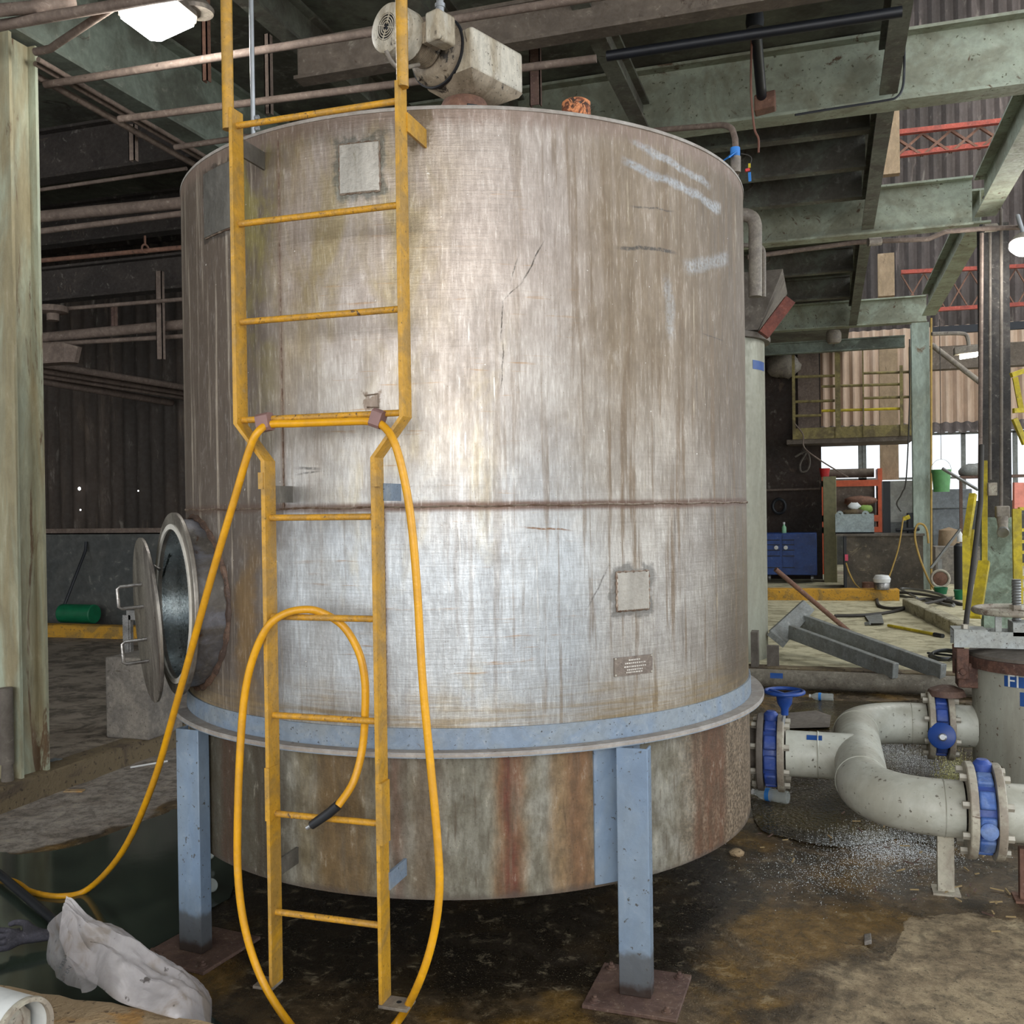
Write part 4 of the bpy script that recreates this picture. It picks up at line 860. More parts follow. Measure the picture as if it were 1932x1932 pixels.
for x, y0, y1, d, lb in ((1678, 0, 330, 19, 'high, ending above the second green beam'), (1671, 480, 560, 19, 'below the second green beam'), (1675, 640, 905, 19.2, 'beside the railed platform')):
    w_ = .3 if x != 1675 else .34
    a, b = ad(x, y0, d), ad(x, y1, d); tag(mk('tan_post', G().box((a.x-w_/2, a.y-.1, b.z), (a.x+w_/2, a.y+.1, a.z)), X['post_y']), 'tan painted post against the far wall, '+lb, 'post')
# ------------------------------------------------------------------ lamps
L1 = thing('floodlight', ad(298, 20, 4.9), 'lit square floodlight with finned housing at the top left', 'lamp')
A_, B_, C_, D_ = ad(235, 10, 4.95), ad(322, -12, 5.05), ad(362, 46, 4.85), ad(290, 60, 4.75)
ctr = ad(298, 30, 4.88); dn = V(.12, -.16, -1).normalized(); ux = V(1, -.12, .1); ux = (ux-dn*ux.dot(dn)).normalized(); uy = dn.cross(ux)
rr_ = [(1, .75), (.75, 1), (-.75, 1), (-1, .75), (-1, -.75), (-.75, -1), (.75, -1), (1, -.75)]
def plate(k, h): return [ctr+ux*a*.155*k+uy*b*.135*k+dn*h for a, b in rr_]
mk('housing', G().loft([plate(.8, -.10), plate(1, -.045), plate(1.03, .0)]), X['lampbody'], L1)
g = G()
for i in range(9): o = ctr+ux*(-.12+.03*i)-dn*.10; g.ob(o, ux*.004, uy*.12, dn*.03)
mk('cooling_fins', g, X['lampbody'], L1)
mk('diffuser', G().loft([plate(.98, .0), plate(.96, .02), plate(.75, .038)]), X['lamp'], L1)
sk = ad(372, 18, 4.95)
mk('lamp_canopy', G().lathe(sk+V(0, 0, -.03), (0, 0, 1), [(.03, 0), (.08, .01), (.085, .03), (.06, .06), (.03, .09), (.03, .16)], 24), X['lampbody'], L1)
mk('arm', G().tube([sk+V(0, 0, .02), ctr-dn*.08], .016, 10), X['lampbody'], L1)
L2 = thing('floodlight', ad(1924, 470, 9.4), 'lit round-cornered lamp at the right frame edge beside the dark column', 'lamp')
c2 = ad(1932, 466, 9.3)
mk('diffuser', G().lathe(c2, (-.2, -.35, -1), [(.0, -.02), (.12, -.02), (.13, .01), (.09, .05), (0, .065)], 24, caps=False), X['lamp'], L2)
mk('housing', G().lathe(c2, (-.2, -.35, -1), [(.05, -.14), (.10, -.10), (.135, -.02), (.12, -.02)], 24), X['lampbody'], L2)
mk('arm', G().tube([c2+V(0, 0, .12), c2+V(-.05, 0, .30), ad(1925, 429, 9.6)], .02, 8), X['galv'], L2)
L3 = thing('strip_lamp', ad(1831, 665, 12), 'small lit lamp hanging from a curved arm before the far wall', 'lamp')
c3 = ad(1828, 668, 12)
mk('diffuser', G().ob(c3+V(0, 0, -.02), (.10, 0, .01), (0, .06, 0), (0, 0, .025)), X['lamp2'], L3, bev=.01)
mk('housing', G().ob(c3+V(-.02, 0, .05), (.15, 0, .01), (0, .07, 0), (0, 0, .045)), X['lampbody'], L3, bev=.01)
mk('arm', G().tube(spl([ad(1758, 630, 12), ad(1810, 629, 12), ad(1824, 634, 12), ad(1828, 655, 12)], 5), .025, 8), X['lampbody'], L3)
# ------------------------------------------------------------------ second tank with hopper
T2 = thing('process_tank', (.36, 5.37, ZU), 'tall pale grey-green tank half hidden behind the right edge of the big tank', 'tank')
tz = ax(1448, 640, .9).z; tz = ay(1448, 640, 5.37).z
mk('body', G().lathe((.36, 5.37, ZU), (0, 0, 1), [(.55, 0), (.55, tz-ZU)], 96), X['tank2'], T2)
mk('top_ring', G().lathe((.36, 5.37, tz-.03), (0, 0, 1), [(.55, 0), (.60, .0), (.605, .03), (.60, .05), (.55, .06)], 96), X['hopper'], T2)
zt2 = ay(1430, 540, 5.37).z
mk('hopper', G().loft([[V(.36+a*(w_), 5.37+b*w_*.7, z) for a, b in ((-1, -1), (1, -1), (1, 1), (-1, 1))] for w_, z in ((.52, tz+.03), (.74, zt2+.02))]), X['hopper'], T2)
a, b = ad(1440, 632, 8.6), ad(1490, 566, 8.6); mk('angle_brace', G().bar(a, b, .07, .1), X['redbrown'], T2, label='red-brown angle with two bolts')
mk('drain_foot', G().box((.80, 4.74, ZU), (.86, 4.9, .42)).box((.93, 4.80, ZU), (1.03, 4.86, .30)), X['hopper'], T2)
lb = ay(1440, 681, 4.9); 
phl = .62
mk('blue_label', G().loft([[V(.36+.552*sin(ph), 5.37-.552*cos(ph), z) for z in (lb.z-.04, lb.z+.04)] for ph in [1.0+i*.05 for i in range(10)]], closed=False, caps=False), X['label_blue'], T2, label='small blue printed label')
# ------------------------------------------------------------------ pale manifold and valves
ZP = .33; XH = 1.565
def arc(cx_, cy_, r, a0, a1, n=10): return [V(cx_+r*cos(radians(a0+(a1-a0)*i/n)), cy_+r*sin(radians(a0+(a1-a0)*i/n)), ZP) for i in range(n+1)]
MF = thing('pipe_manifold', (XH, 1.05, ZP-.11), 'pale grey painted U-shaped pipe manifold right of the tank', 'pipe')
YF_, YK = .29, 1.815; RB = .29
pts = [V(1.925, YF_, ZP)]+arc(XH+RB, YF_+RB, RB, 270, 180)+[V(XH, .9, ZP), V(XH, 1.2, ZP)]+arc(XH+RB, YK-RB, RB, 180, 90)+[V(1.93, YK, ZP)]
mk('header_pipe', G().tube(pts, .110, 32), X['pipe_w'], MF)
mk('branch_pipe', G().tube([V(1.235, 1.0, ZP), V(XH, 1.0, ZP)], .108, 32), X['pipe_w'], MF)
for i, (p_, d_) in enumerate(((V(XH, .58, ZP), V(0, 1, 0)), (V(XH+RB, YF_, ZP), V(1, 0, 0)), (V(XH, 1.53, ZP), V(0, 1, 0)), (V(XH+RB, YK, ZP), V(1, 0, 0)), (V(1.38, 1.0, ZP), V(1, 0, 0)))):
    mk('butt_weld', G().lathe(p_-d_*.004, d_, [(.1085, 0), (.113, .004), (.1085, .008)], 32, caps=False), X['pipe_w'], MF)
mk('flow_sticker', G().loft([[V(x, 1.0-.1095*cos(a), ZP+.1095*sin(a)) for a in (.9, 1.05, 1.2)] for x in (1.33, 1.40)], closed=False, caps=False), X['label_blue'], MF)
def valve(name, o, label, act, hand=False, dark=False):
    o = V(o); ex = V(1, 0, 0); r = thing(name, o-V(0, 0, .18), label, 'valve')
    for s in (-1, 1):
        F_ = mk('pipe_flange', G().lathe(o+ex*s*.033, ex*s, [(.105, 0), (.182, 0), (.184, .004), (.184, .026), (.18, .03), (.105, .03)], 48, caps=False), X['flange_w'] if not (dark and s < 0) else X['hopper'], r)
        for k in range(8):
            a = pi/8+k*pi/4; c = o+ex*s*.062+V(0, cos(a)*.152, sin(a)*.152)
            mk('flange_bolt', G().lathe(c, ex*s, [(.015, 0), (.015, .026)], 6), X['bolt'], F_)
    rings = []
    BD = mk('valve_body', G().lathe(o-ex*.032, ex, [(.10, 0), (.142, 0), (.146, .006), (.146, .058), (.142, .064), (.10, .064)], 48, caps=False), X['blue'], r, label='blue lugged valve body')
    for k in range(10):
        a = k*2*pi/10+.1; c = o+V(0, cos(a)*.148, sin(a)*.148)
        t_ = V(0, -sin(a), cos(a)); n_ = V(0, cos(a), sin(a))
        mk('lug', G().ob(c, ex*.029, t_*.034, n_*.014), X['blue'] if act != 'pale' else X['blue_l'], BD, bev=.008)
    mk('top_boss', G().lathe(o+V(-.0, 0, .155), (0, 0, 1), [(.034, 0), (.034, .03), (.02, .045)], 20), X['blue'], BD)
    return r, BD
def wpipe(a, b, name, label): return tag(mk(name, G().tube([a, b], .110, 32), X['pipe_w']), label, 'pipe')
V1, B1 = valve('butterfly_valve', (1.165, 1.0, ZP), 'blue valve with a handwheel beside the tank skirt', 'x', dark=True)
mk('nozzle_neck', G().tube([V(.52, 1.0, ZP), V(1.11, 1.0, ZP)], .108, 32), X['hopper'], V1)
hw = ad(1480, 1304, 4.62)
HWx = V(hw.x, hw.y, hw.z)
hc = V(1.22, .93, hw.z-.01); hc = ay(1480, 1305, .93)
mk('valve_stem', G().tube([V(hc.x-.01, hc.y, ZP+.15), V(hc.x, hc.y, hc.z-.10)], .009, 10), X['galv'], V1)
HW = mk('handwheel', G().tube([hc+V(cos(a), sin(a), 0)*.088 for a in [2*pi*i/40 for i in range(40)]], .009, 10, loop=True), X['blue_d'], V1)
g = G()
for k in range(3): a = k*2*pi/3+.5; g.bar(hc-V(0, 0, .012), hc+V(cos(a), sin(a), 0)*.084, .016, .01)
mk('spokes', g, X['blue_d'], HW)
mk('hub_cone', G().lathe(hc-V(0, 0, .11), (0, 0, 1), [(.017, 0), (.018, .03), (.034, .055), (.038, .085), (.02, .10)], 20), X['blue_d'], HW)
V2, B2 = valve('butterfly_valve', (1.998, YK, ZP), 'dirty blue valve with a round blue disc, by the vessel', 'x')
dc = ay(1779, 1391, YK-.215)
mk('gear_disc', G().lathe(dc+V(0, .03, 0), CAM*0+V(-.25, -1, .25), [(.0, 0), (.062, 0), (.068, .006), (.068, .016), (.062, .02), (.0, .021)], 32, caps=False), X['blue_d'], B2, label='round deep blue disc')
mk('disc_shaft', G().lathe(dc, V(-.25, -1, .25), [(.02, 0), (.02, .006), (.014, .012)], 16), X['galv'], B2)
mk('disc_arm', G().tube([dc+V(0, .03, 0), V(1.998, YK-.13, ZP)], .03, 12), X['blue'], B2)
mk('nest_debris', G().lathe(V(2.03, YK-.02, ZP+.165), (0, 0, 1), [(.10, 0), (.09, .03), (.04, .05), (0, .055)], 9, caps=False), X['rustplate'], V2)
V3, B3 = valve('butterfly_valve', (1.995, YF_, ZP), 'large blue-lugged valve at the right frame edge in front', 'pale')
mk('shaft_end', G().lathe(V(1.995, YF_-.155, ZP-.03), (0, -1, .12), [(.032, 0), (.032, .02), (.026, .024)], 24), X['blue_l'], B3)
wpipe(V(2.065, YF_, ZP), V(3.6, YF_, ZP), 'pipe_spool', 'pale pipe leaving the large front valve at the right edge')
wpipe(V(2.068, YK, ZP), V(2.175, YK, ZP), 'pipe_spool', 'short pale pipe joining the rear valve to the vessel')
for k, (x, l) in enumerate(((1.86, 'pale flat post under the front elbow'), (2.15, 'rust-red post under the front valve'), (2.27, 'pale flat post at the right frame edge'))):
    tag(mk('pipe_support', G().box((x-.03, YF_-.02, 0), (x+.03, YF_+.02, ZP-.105 if x < 1.9 or x > 2.2 else .2)).box((x-.05, YF_-.05, 0), (x+.05, YF_+.05, .008)), X['flange_w' if k != 1 else 'rustbrown']), l, 'support')
tag(mk('low_pipe', G().tube([V(.6, 4.42, .085), V(4.2, 4.42, .085)], .075, 28), X['pipe_g']), 'stained grey pipe lying along the far kerb of the pit', 'pipe')
fa_ = az(1449, 1288, .1); 
tag(mk('arrow_sticker', G().loft([[V(x, 4.42-.0765*cos(a), .085+.0765*sin(a)) for a in (.2, .5, .8)] for x in (.98, 1.08)], closed=False, caps=False), X['label_blue']), 'small dark blue arrow sticker on the low grey pipe', 'sticker')
# ------------------------------------------------------------------ filter vessel
VC = V(2.48, 1.815, 0); RV = .32
VS = thing('filter_vessel', (2.48, 1.815, 0), 'pale round vessel with rusty rim and screw-down lid at the right edge', 'vessel')
mk('body', G().lathe(VC, (0, 0, 1), [(RV, .0), (RV, .70)], 96), X['vessel'], VS)
mk('rim', G().lathe(VC, (0, 0, 1), [(RV, .655), (RV+.028, .66), (RV+.03, .715), (RV, .72)], 96), X['rim_rust'], VS, label='rust-stained rim')
mk('lid', G().lathe(VC, (0, 0, 1), [(RV+.02, .718), (RV+.015, .733), (.22, .75), (.0, .76), (0, .72)], 96, caps=False), X['hopper'], VS)
zy = .765
CB = mk('clamp_bar', G().box((2.06, 1.70, zy), (2.9, 1.71, zy+.085)).box((2.06, 1.86, zy), (2.9, 1.87, zy+.085)).box((2.06, 1.70, zy+.085), (2.22, 1.87, zy+.093)), X['vessel_top'], VS)
mk('bar_nut', G().hexb((2.12, 1.75, zy+.093), (0, 0, 1), .02, .022), X['bolt'], CB)
mk('lid_lug', G().box((2.07, 1.69, .60), (2.13, 1.70, .76)).box((2.07, 1.87, .60), (2.13, 1.88, .76)).box((2.08, 1.72, .55), (2.20, 1.85, .68)).cy((2.10, 1.68, .64), (2.10, 1.89, .64), .02, 10), X['rim_rust'], VS, bev=.005)
hz_ = ad(1921, 1155, 5.0)
hcv = V(2.37, 1.78, .955)
HV = mk('lid_handwheel', G().tube([hcv+V(cos(a), sin(a), 0)*.20 for a in [2*pi*i/48 for i in range(48)]], .017, 10, loop=True), X['flange_w'], VS)
g = G()
for k in range(3): a = k*2*pi/3+1.1; g.bar(hcv, hcv+V(cos(a), sin(a), 0)*.195, .03, .014)
mk('spokes', g, X['flange_w'], HV)
mk('screw_nut', G().hexb(hcv-V(0, 0, .02), (0, 0, 1), .035, .05), X['flange_w'], HV)
prof = []
for k in range(22): prof += [(.020, -.16+k*.015), (.024, -.1525+k*.015)]
mk('threaded_rod', G().lathe(hcv, (0, 0, 1), prof, 20), X['stem'], VS)
mk('lid_posts', G().box((2.26, 1.72, .80), (2.29, 1.74, .95)).box((2.34, 1.70, .83), (2.44, 1.86, .90)), X['vessel_top'], VS)
gl = G(); lz0, lz1 = .628, .690
p_a = None
def vcyl(px, py):
    d = ray(px, py); o = CAM-VC; a = d.x**2+d.y**2; b = 2*(o.x*d.x+o.y*d.y); c = o.x**2+o.y**2-RV*RV; t = (-b-sqrt(b*b-4*a*c))/2/a; p = CAM+d*t; return atan2(p.x-VC.x, -(p.y-VC.y)), p.z
fa0, fz0 = vcyl(1895, 1274); fa1, fz1 = vcyl(1931, 1299)
def vp_(ph, z, r): return V(VC.x+r*sin(ph), VC.y-r*cos(ph), z)
LB = mk('name_label', G().loft([[vp_(fa0+(fa1-fa0)*1.25*i/8, z, RV+.002) for z in (fz1, fz0)] for i in range(9)], closed=False, caps=False), X['label_blue'], VS, label='blue label with white letters')
pc_ = (fa0+fa1)/2
text('letters', 'FI', .088, X['label_white'], LB, vp_(pc_, (fz0+fz1)/2, RV+.0035), V(cos(pc_), sin(pc_), 0), (0, 0, 1), .0006)
mk('name_label', G().loft([[vp_(fa1-.05+.03*i, z, RV+.002) for z in (fz1-.09, fz1-.02)] for i in range(4)], closed=False, caps=False), X['label_blue'], VS)
# ------------------------------------------------------------------ water
def pool(name, outline, z, mt, label):
    pts = spl([V(p.x, p.y, 0) for p in outline], 6, loop=True)
    out = []
    for i, p in enumerate(pts): out.append(p+V(.03*mnoise.noise(p*9), .03*mnoise.noise(p*9+V(5, 5, 5)), 0))
    g = G(); g.loft([[V(p.x, p.y, z-.003) for p in out], [V(p.x, p.y, z) for p in out]])
    return tag(mk(name, g, mt, ang=.2), label, 'water', kind='stuff')
P0 = lambda x, y: az(x, y, 0)
pool('puddle', [P0(-80, 1625), P0(60, 1612), P0(170, 1590), P0(290, 1545), P0(345, 1530), P0(420, 1590), P0(440, 1680), P0(300, 1790), P0(250, 1830), P0(300, 1890), P0(400, 1925), V(-.2, -1.56, 0), V(-1.5, -1.56, 0), V(-2.3, -1.5, 0)], .006, X['water_l'], 'murky dark green standing water in the left of the pit')
pool('puddle', [P0(1418, 1475), P0(1480, 1420), P0(1500, 1330), P0(1640, 1325), P0(1830, 1330), P0(1900, 1420), P0(1840, 1500), P0(1800, 1590), P0(1690, 1585), P0(1600, 1600), P0(1500, 1585), P0(1430, 1560)], .006, X['water_r'], 'shallow brown sparkling water under the pale pipe manifold')
# ------------------------------------------------------------------ left foreground
bp_ = tag(mk('black_pole', G().tube([az(-140, 1530, .05), az(108, 1742, .03)], .017, 14), X['stem']), 'dark round pole lying half in the water at lower left', 'pole')
bp_.data.materials[0] = X['black']
# glove: a palm and five curled fingers
gc = az(62, 1782, .02); gx = (az(-10, 1785, .02)-az(100, 1765, .02)).normalized(); gy = V(0, 0, 1).cross(gx)
def skin_obj(name, chains, mt, label, cat):
    bm = bmesh.new(); vs = []; rad = []
    for ch in chains:
        pv = None
        for k, (p, r) in enumerate(ch):
            if isinstance(p, int): v = vs[p]
            else: v = bm.verts.new(V(p)-chains[0][0][0]); vs.append(v); rad.append(r)
            if pv is not None: bm.edges.new((pv, v))
            pv = v
    me = bpy.data.meshes.new(name); bm.to_mesh(me); bm.free()
    o = bpy.data.objects.new(name, me); COL.objects.link(o); o.location = chains[0][0][0]
    s_ = o.modifiers.new('skin', 'SKIN'); s_.use_smooth_shade = True
    for i, r in enumerate(rad): me.skin_vertices[0].data[i].radius = r
    me.skin_vertices[0].data[0].use_root = True
    u_ = o.modifiers.new('sub', 'SUBSURF'); u_.levels = 2; u_.render_levels = 2
    me.materials.append(mt); return tag(o, label, cat)
W_ = lambda a, b, c=0.: gc+gx*(a*1.1+.01)+gy*b*1.45+V(0, 0, c*1.1+.012-b*.35)
ch = [[(W_(-.075, 0, .01), (.036, .02)), (W_(-.035, 0, .012), (.034, .018)), (W_(0, 0, .015), (.042, .02)), (W_(.04, 0, .018), (.042, .02))]]
for i, (b, l) in enumerate(((-.032, .075), (-.011, .09), (.011, .085), (.032, .068))):
    ch.append([(3, 0), (W_(.06, b, .02), (.012, .012)), (W_(.06+l*.5, b*1.15, .026), (.011, .011)), (W_(.06+l, b*1.2, .008), (.009, .009))])
ch.append([(2, 0), (W_(.01, -.05, .02), (.013, .013)), (W_(.04, -.068, .015), (.011, .011)), (W_(.065, -.07, .008), (.009, .009))])
skin_obj('work_glove', ch, X['glove'], 'dirty dark grey work glove lying by the plastic sack', 'glove')
# plastic sack
random.seed(3)
Bk = spl([az(*p) for p in ((132, 1716, .29), (175, 1748, .24), (232, 1780, .20), (300, 1822, .15), (350, 1852, .11), (385, 1870, .07), (400, 1890, .035))], 9)
Fr = spl([az(*p) for p in ((112, 1770, .22), (140, 1828, .17), (186, 1858, .165), (222, 1886, .162), (270, 1902, .16), (335, 1920, .15), (396, 1930, .05))], 9)
rings = []; n = 44
for i, (B_p, F_p) in enumerate(zip(Bk, Fr)):
    t = i/(len(Bk)-1); w_ = (F_p-B_p).length; r = []
    for j in range(n+1):
        u = j/n; q_ = B_p.lerp(F_p, u)
        fold = abs(((u*3.1+.9*t+.12*sin(5*t)) % 1)*2-1)*.022+abs(((u*7.3-1.1*t) % 1)*2-1)*.008
        bul = (.055+.03*sin(pi*t))*sin(pi*min(1, max(0, u)))**.7
        q_ = q_+V(0, 0, (bul+fold*sin(pi*u))*(1-t**5*.6)+.012*mnoise.noise(V(u*4, t*7, 2))+.006*mnoise.noise(V(u*14, t*22, 5)))
        r.append(q_)
    for j in range(n, -1, -3): u = j/n; q_ = B_p.lerp(F_p, u); r.append(V(q_.x, q_.y, max(.009, q_.z-.05*sin(pi*u)-.004)))
    rings.append(r)
SK = mk('plastic_sack', G().loft(rings), X['bag'], None, 'crumpled translucent white plastic sack lying over the faded yellow kerb', 'bag', ang=.5)
# loose mouth of the sack
fl_ = [az(92, 1745, .20), az(88, 1790, .13), az(100, 1835, .09), az(150, 1868, .17), az(182, 1862, .17), az(178, 1820, .20), az(160, 1780, .25), az(130, 1718, .31)]
cf = sum(fl_, V(0, 0, 0))/8; g = G(); out = spl(fl_, 5, loop=True); rr = []
for k_ in (1, .75, .5, .25, .02): rr.append([cf+(p-cf)*k_+V(-.1, -.3, .15)*(.03*(1-k_))+V(.01, .012, .01)*mnoise.noise(p*22*k_) for p in out])
mk('sack_mouth', g.loft(rr, caps=False), X['bag'], SK, ang=1.2)
cdir = (CAM-cf).normalized(); xr = V(_r((.55, 0, .83))); yr = cdir.cross(xr).normalized(); xr = yr.cross(cdir)
text('print', 'LITEN', .017, X['black'], SK, az(124, 1836, .15)+cdir*.10, xr, yr, .0003)
text('print', '¥323', .015, X['black'], SK, az(119, 1818, .16)+cdir*.10, xr, yr, .0003)
# white tube on the kerb
ta, tb = az(-190, 1880, .235), az(48, 1950, .235); dt = (tb-ta).normalized()
TB = thing('plastic_tube', (ta+tb)/2-V(0, 0, .085), 'white open-ended tube with a red band in the bottom left corner', 'tube')
mk('tube_body', G().lathe(ta, dt, [(.078, 0), (.083, 0), (.083, (tb-ta).length), (.074, (tb-ta).length), (.074, 0), (.078, 0)], 40, caps=False), X['label_white'], TB)
mk('red_band', G().lathe(ta+dt*.12, dt, [(.0838, 0), (.0842, 0), (.0842, .10), (.0838, .10)], 40, caps=False), X['red'], TB)
mk('end_lip', G().lathe(tb, dt, [(.0845, -.012), (.086, -.004), (.084, .002), (.073, .002), (.073, -.012)], 40, caps=False), X['flange_w'], TB)
mk('torn_liner', G().lathe(tb-dt*.05, dt, [(.0735, -.1), (.06, 0), (.03, .02), (.0, .022)], 9, caps=False), X['flange_w'], TB)
# litter near the left leg and kerb
for (x, y, z, r, l) in ((389, 1617, .035, .022, 'clear plastic cup beside the left tank leg, upper of the two'), (394, 1678, .03, .022, 'clear round plastic lid dome beside the left tank leg, lower of the two')):
    c = az(x+3, y+6, z*.5); tag(mk('plastic_cup', G().lathe(c+V(-.02, 0, 0.012), (.7, -.3, .5), [(.0, 0), (.018, .0), (.026, .045), (.028, .046), (.024, .052), (.0, .05)], 20, caps=False), X['glass']), l, 'cup')
tag(mk('cardboard_scrap', G().ob(az(140, 1492, .006), (.05, .015, 0), (-.006, .02, 0), (0, 0, .003)), X['kerb_f']), 'small flat scrap at the foot of the left kerb', 'scrap')
tag(mk('white_stick', G().tube([az(246, 1448, .006), az(316, 1436, .006)], .006, 8), X['white']), 'thin whitish stick on the pit floor near the left kerb', 'stick')
tag(mk('blue_scrap', G().ob(az(105, 1434, ZU+.006), (.03, 0, 0), (0, .02, .003), (0, 0, .003)), X['grey_m']), 'tiny bluish scrap on the raised floor behind the column', 'scrap')
CT = tag(mk('conduit_end', G().lathe(az(20, 1475, .12)+V(.0, -.02, 0), (0, 0, 1), [(.03, 0), (.032, .02), (.028, .09), (.028, .10), (.034, .10), (.034, .5)], 20), X['hopper']), 'grey capped conduit at the foot of the stained column', 'conduit')
# ------------------------------------------------------------------ left middle ground
b0_ = az(200, 1392, ZU)
bz_ = ad(250, 1245, 6.1).z
tag(mk('concrete_block', G().box((b0_.x, b0_.y, ZU), (b0_.x+.32, b0_.y+.34, bz_+.02)), X['conc'], bev=.012), 'rough grey concrete pedestal behind the open manway cover', 'block')
sq = V(b0_.x+.12, b0_.y+.5, ZU); 
a, b = ad(241, 1160, 7.2), ad(292, 1250, 7.2)
g = G()
for p_, q_ in (((a.x, a.z), (b.x, a.z)), ((b.x, a.z), (b.x, b.z)), ((b.x, b.z), (a.x, b.z)), ((a.x, b.z), (a.x, a.z))): g.bar((p_[0], a.y, p_[1]), (q_[0], a.y, q_[1]), .07, .03, up=(0, 1, 0))
for x_ in (a.x, b.x): g.box((x_-.02, a.y-.02, ZU), (x_+.02, a.y+.02, a.z))
tag(mk('steel_frame_stand', g, X['steel']), 'small square steel frame behind the manway cover handles', 'frame')
rc = az(138, 1174, ZU); RO_ = thing('floor_roller', (rc.x, 5.45, ZU+.02), 'dark green roller drum with a black handle against the left back wall', 'roller')
rl, rt_ = ay(105, 1158, 5.3), ay(167, 1158, 5.3)
mk('drum', G().tube([V(rl.x, 5.4, ZU+.23), V(rt_.x, 5.4, ZU+.23)], .11, 28), X['green_d'], RO_, bev=.01)
mk('handle', G().tube([ay(122, 1140, 5.4), ay(153, 1060, 5.6), ay(161, 1040, 5.7), ay(162, 1022, 5.72)], .018, 8), X['black'], RO_)
for x, y, s in ((150, 922, .02), (152, 962, .01), (151, 1020, .022), (261, 926, .008)):   # glowing discs stand in for daylight through holes in the sheet
    p = ay(x, y, 5.78); tag(mk('daylight_hole', G().lathe(p, (0, -1, 0), [(0, 0), (s, 0), (s, .004), (0, .004)], 10, caps=False), emit('daylight_%d' % x, '#ffffff', 6)), {(150): 'bright pinhole of daylight high in the left sheet wall', 152: 'small bright pinhole just below the highest one on the left', 151: 'bright hole low where the left sheet meets the concrete', 261: 'faint pinhole at the right of the left sheet wall'}[x], 'hole')
# ------------------------------------------------------------------ objects on the right raised floor
FR = thing('steel_stand', az(1640, 1262, ZU), 'fallen grey steel stand of two long channels and an end plate', 'stand')
def toff(p, z): return p
s1 = [ad(1492, 1188, 8.9), ad(1700, 1274, 8.55)]; s2 = [ad(1508, 1163, 9.2), ad(1792, 1272, 8.75)]
mk('channel', G().bar(s1[0]+V(0, 0, -.02), az(1690, 1266, ZU+.075), .06, .125), X['frame_g'], FR, bev=.006)
mk('channel', G().bar(s2[0]+V(0, 0, -.03), az(1780, 1268, ZU+.075), .06, .125), X['frame_g'], FR, bev=.006)
pl0 = [ad(1450, 1190, 8.95), ad(1514, 1132, 9.25), ad(1534, 1150, 9.2), ad(1478, 1216, 8.9)]
mk('end_plate', G().loft([pl0, [p+V(.015, -.03, .0) for p in pl0]]).bar(ad(1452, 1192, 8.9), ad(1482, 1216, 8.85), .16, .05), X['frame_g'], FR)
tag(mk('rusty_rod', G().tube([ad(1463, 1074, 10.1), az(1600, 1190, ZU+.05)], .026, 12), X['rustbrown']), 'rusty brown pipe leaning across behind the fallen stand', 'pipe')
tag(mk('flat_bar', G().bar(az(1640, 1228, ZU+.02), az(1690, 1262, ZU+.02), .05, .02), X['rustbrown']), 'short rusty flat bar between the two channels of the stand', 'bar')
yr_ = thing('paint_pole', az(1725, 1192, ZU), 'yellow pole with a dark grip lying on the pale floor', 'pole')
mk('shaft', G().tube([az(1676, 1180, ZU+.02), az(1764, 1197, ZU+.02)], .017, 10), X['safety'], yr_); mk('grip', G().tube([az(1763, 1197, ZU+.02), az(1779, 1200, ZU+.02)], .023, 10), X['black'], yr_)
tag(mk('trowel_plate', G().loft([[az(x, y, ZU+h) for x, y in ((1632, 1162), (1663, 1158), (1668, 1176), (1642, 1176))] for h in (.004, .03)]).tube([az(1642, 1176, ZU+.03), az(1632, 1177, ZU+.02)], .02, 8), X['frame_g']), 'small grey steel plate lying on the pale floor beside the yellow pole', 'plate')
def coil(pts, r, mt, label, cat='cable', name='cable_coil'): return tag(mk(name, G().tube(spl([az(x, y, ZU+.02+z) for x, y, z in pts], 8), r, 6), X[mt]), label, cat)
coil([(1575, 1162, 0), (1640, 1160, 0), (1700, 1150, 0), (1740, 1130, .02), (1790, 1135, .02), (1815, 1140, 0), (1760, 1125, .04), (1700, 1118, .05), (1660, 1122, 0), (1658, 1142, 0), (1690, 1148, 0), (1740, 1140, .05), (1795, 1128, .02)], .022, 'cable', 'thick tangled grey cables heaped on the pale kerb')
coil([(1640, 1110, 0), (1690, 1122, 0), (1760, 1135, 0), (1800, 1142, 0), (1770, 1120, 0), (1700, 1110, .03), (1730, 1128, .04)], .018, 'stem', 'thin cable loops behind the thick tangled ones')
ck = []
for k in range(40): a = k*.62; ck.append((1778+26*cos(a)+k*.2, 1238+8*sin(a)-k*.12, .01+k*.0015))
coil([(1750, 1232, 0)]+ck, .011, 'black', 'coil of thin black cable lying left of the filter vessel')
wire([ad(1801, 1208, 7.6), ad(1808, 1230, 7.6), ad(1790, 1246, 7.9)], .01, 'black', 'loop of black cable hanging at the vessel lid')
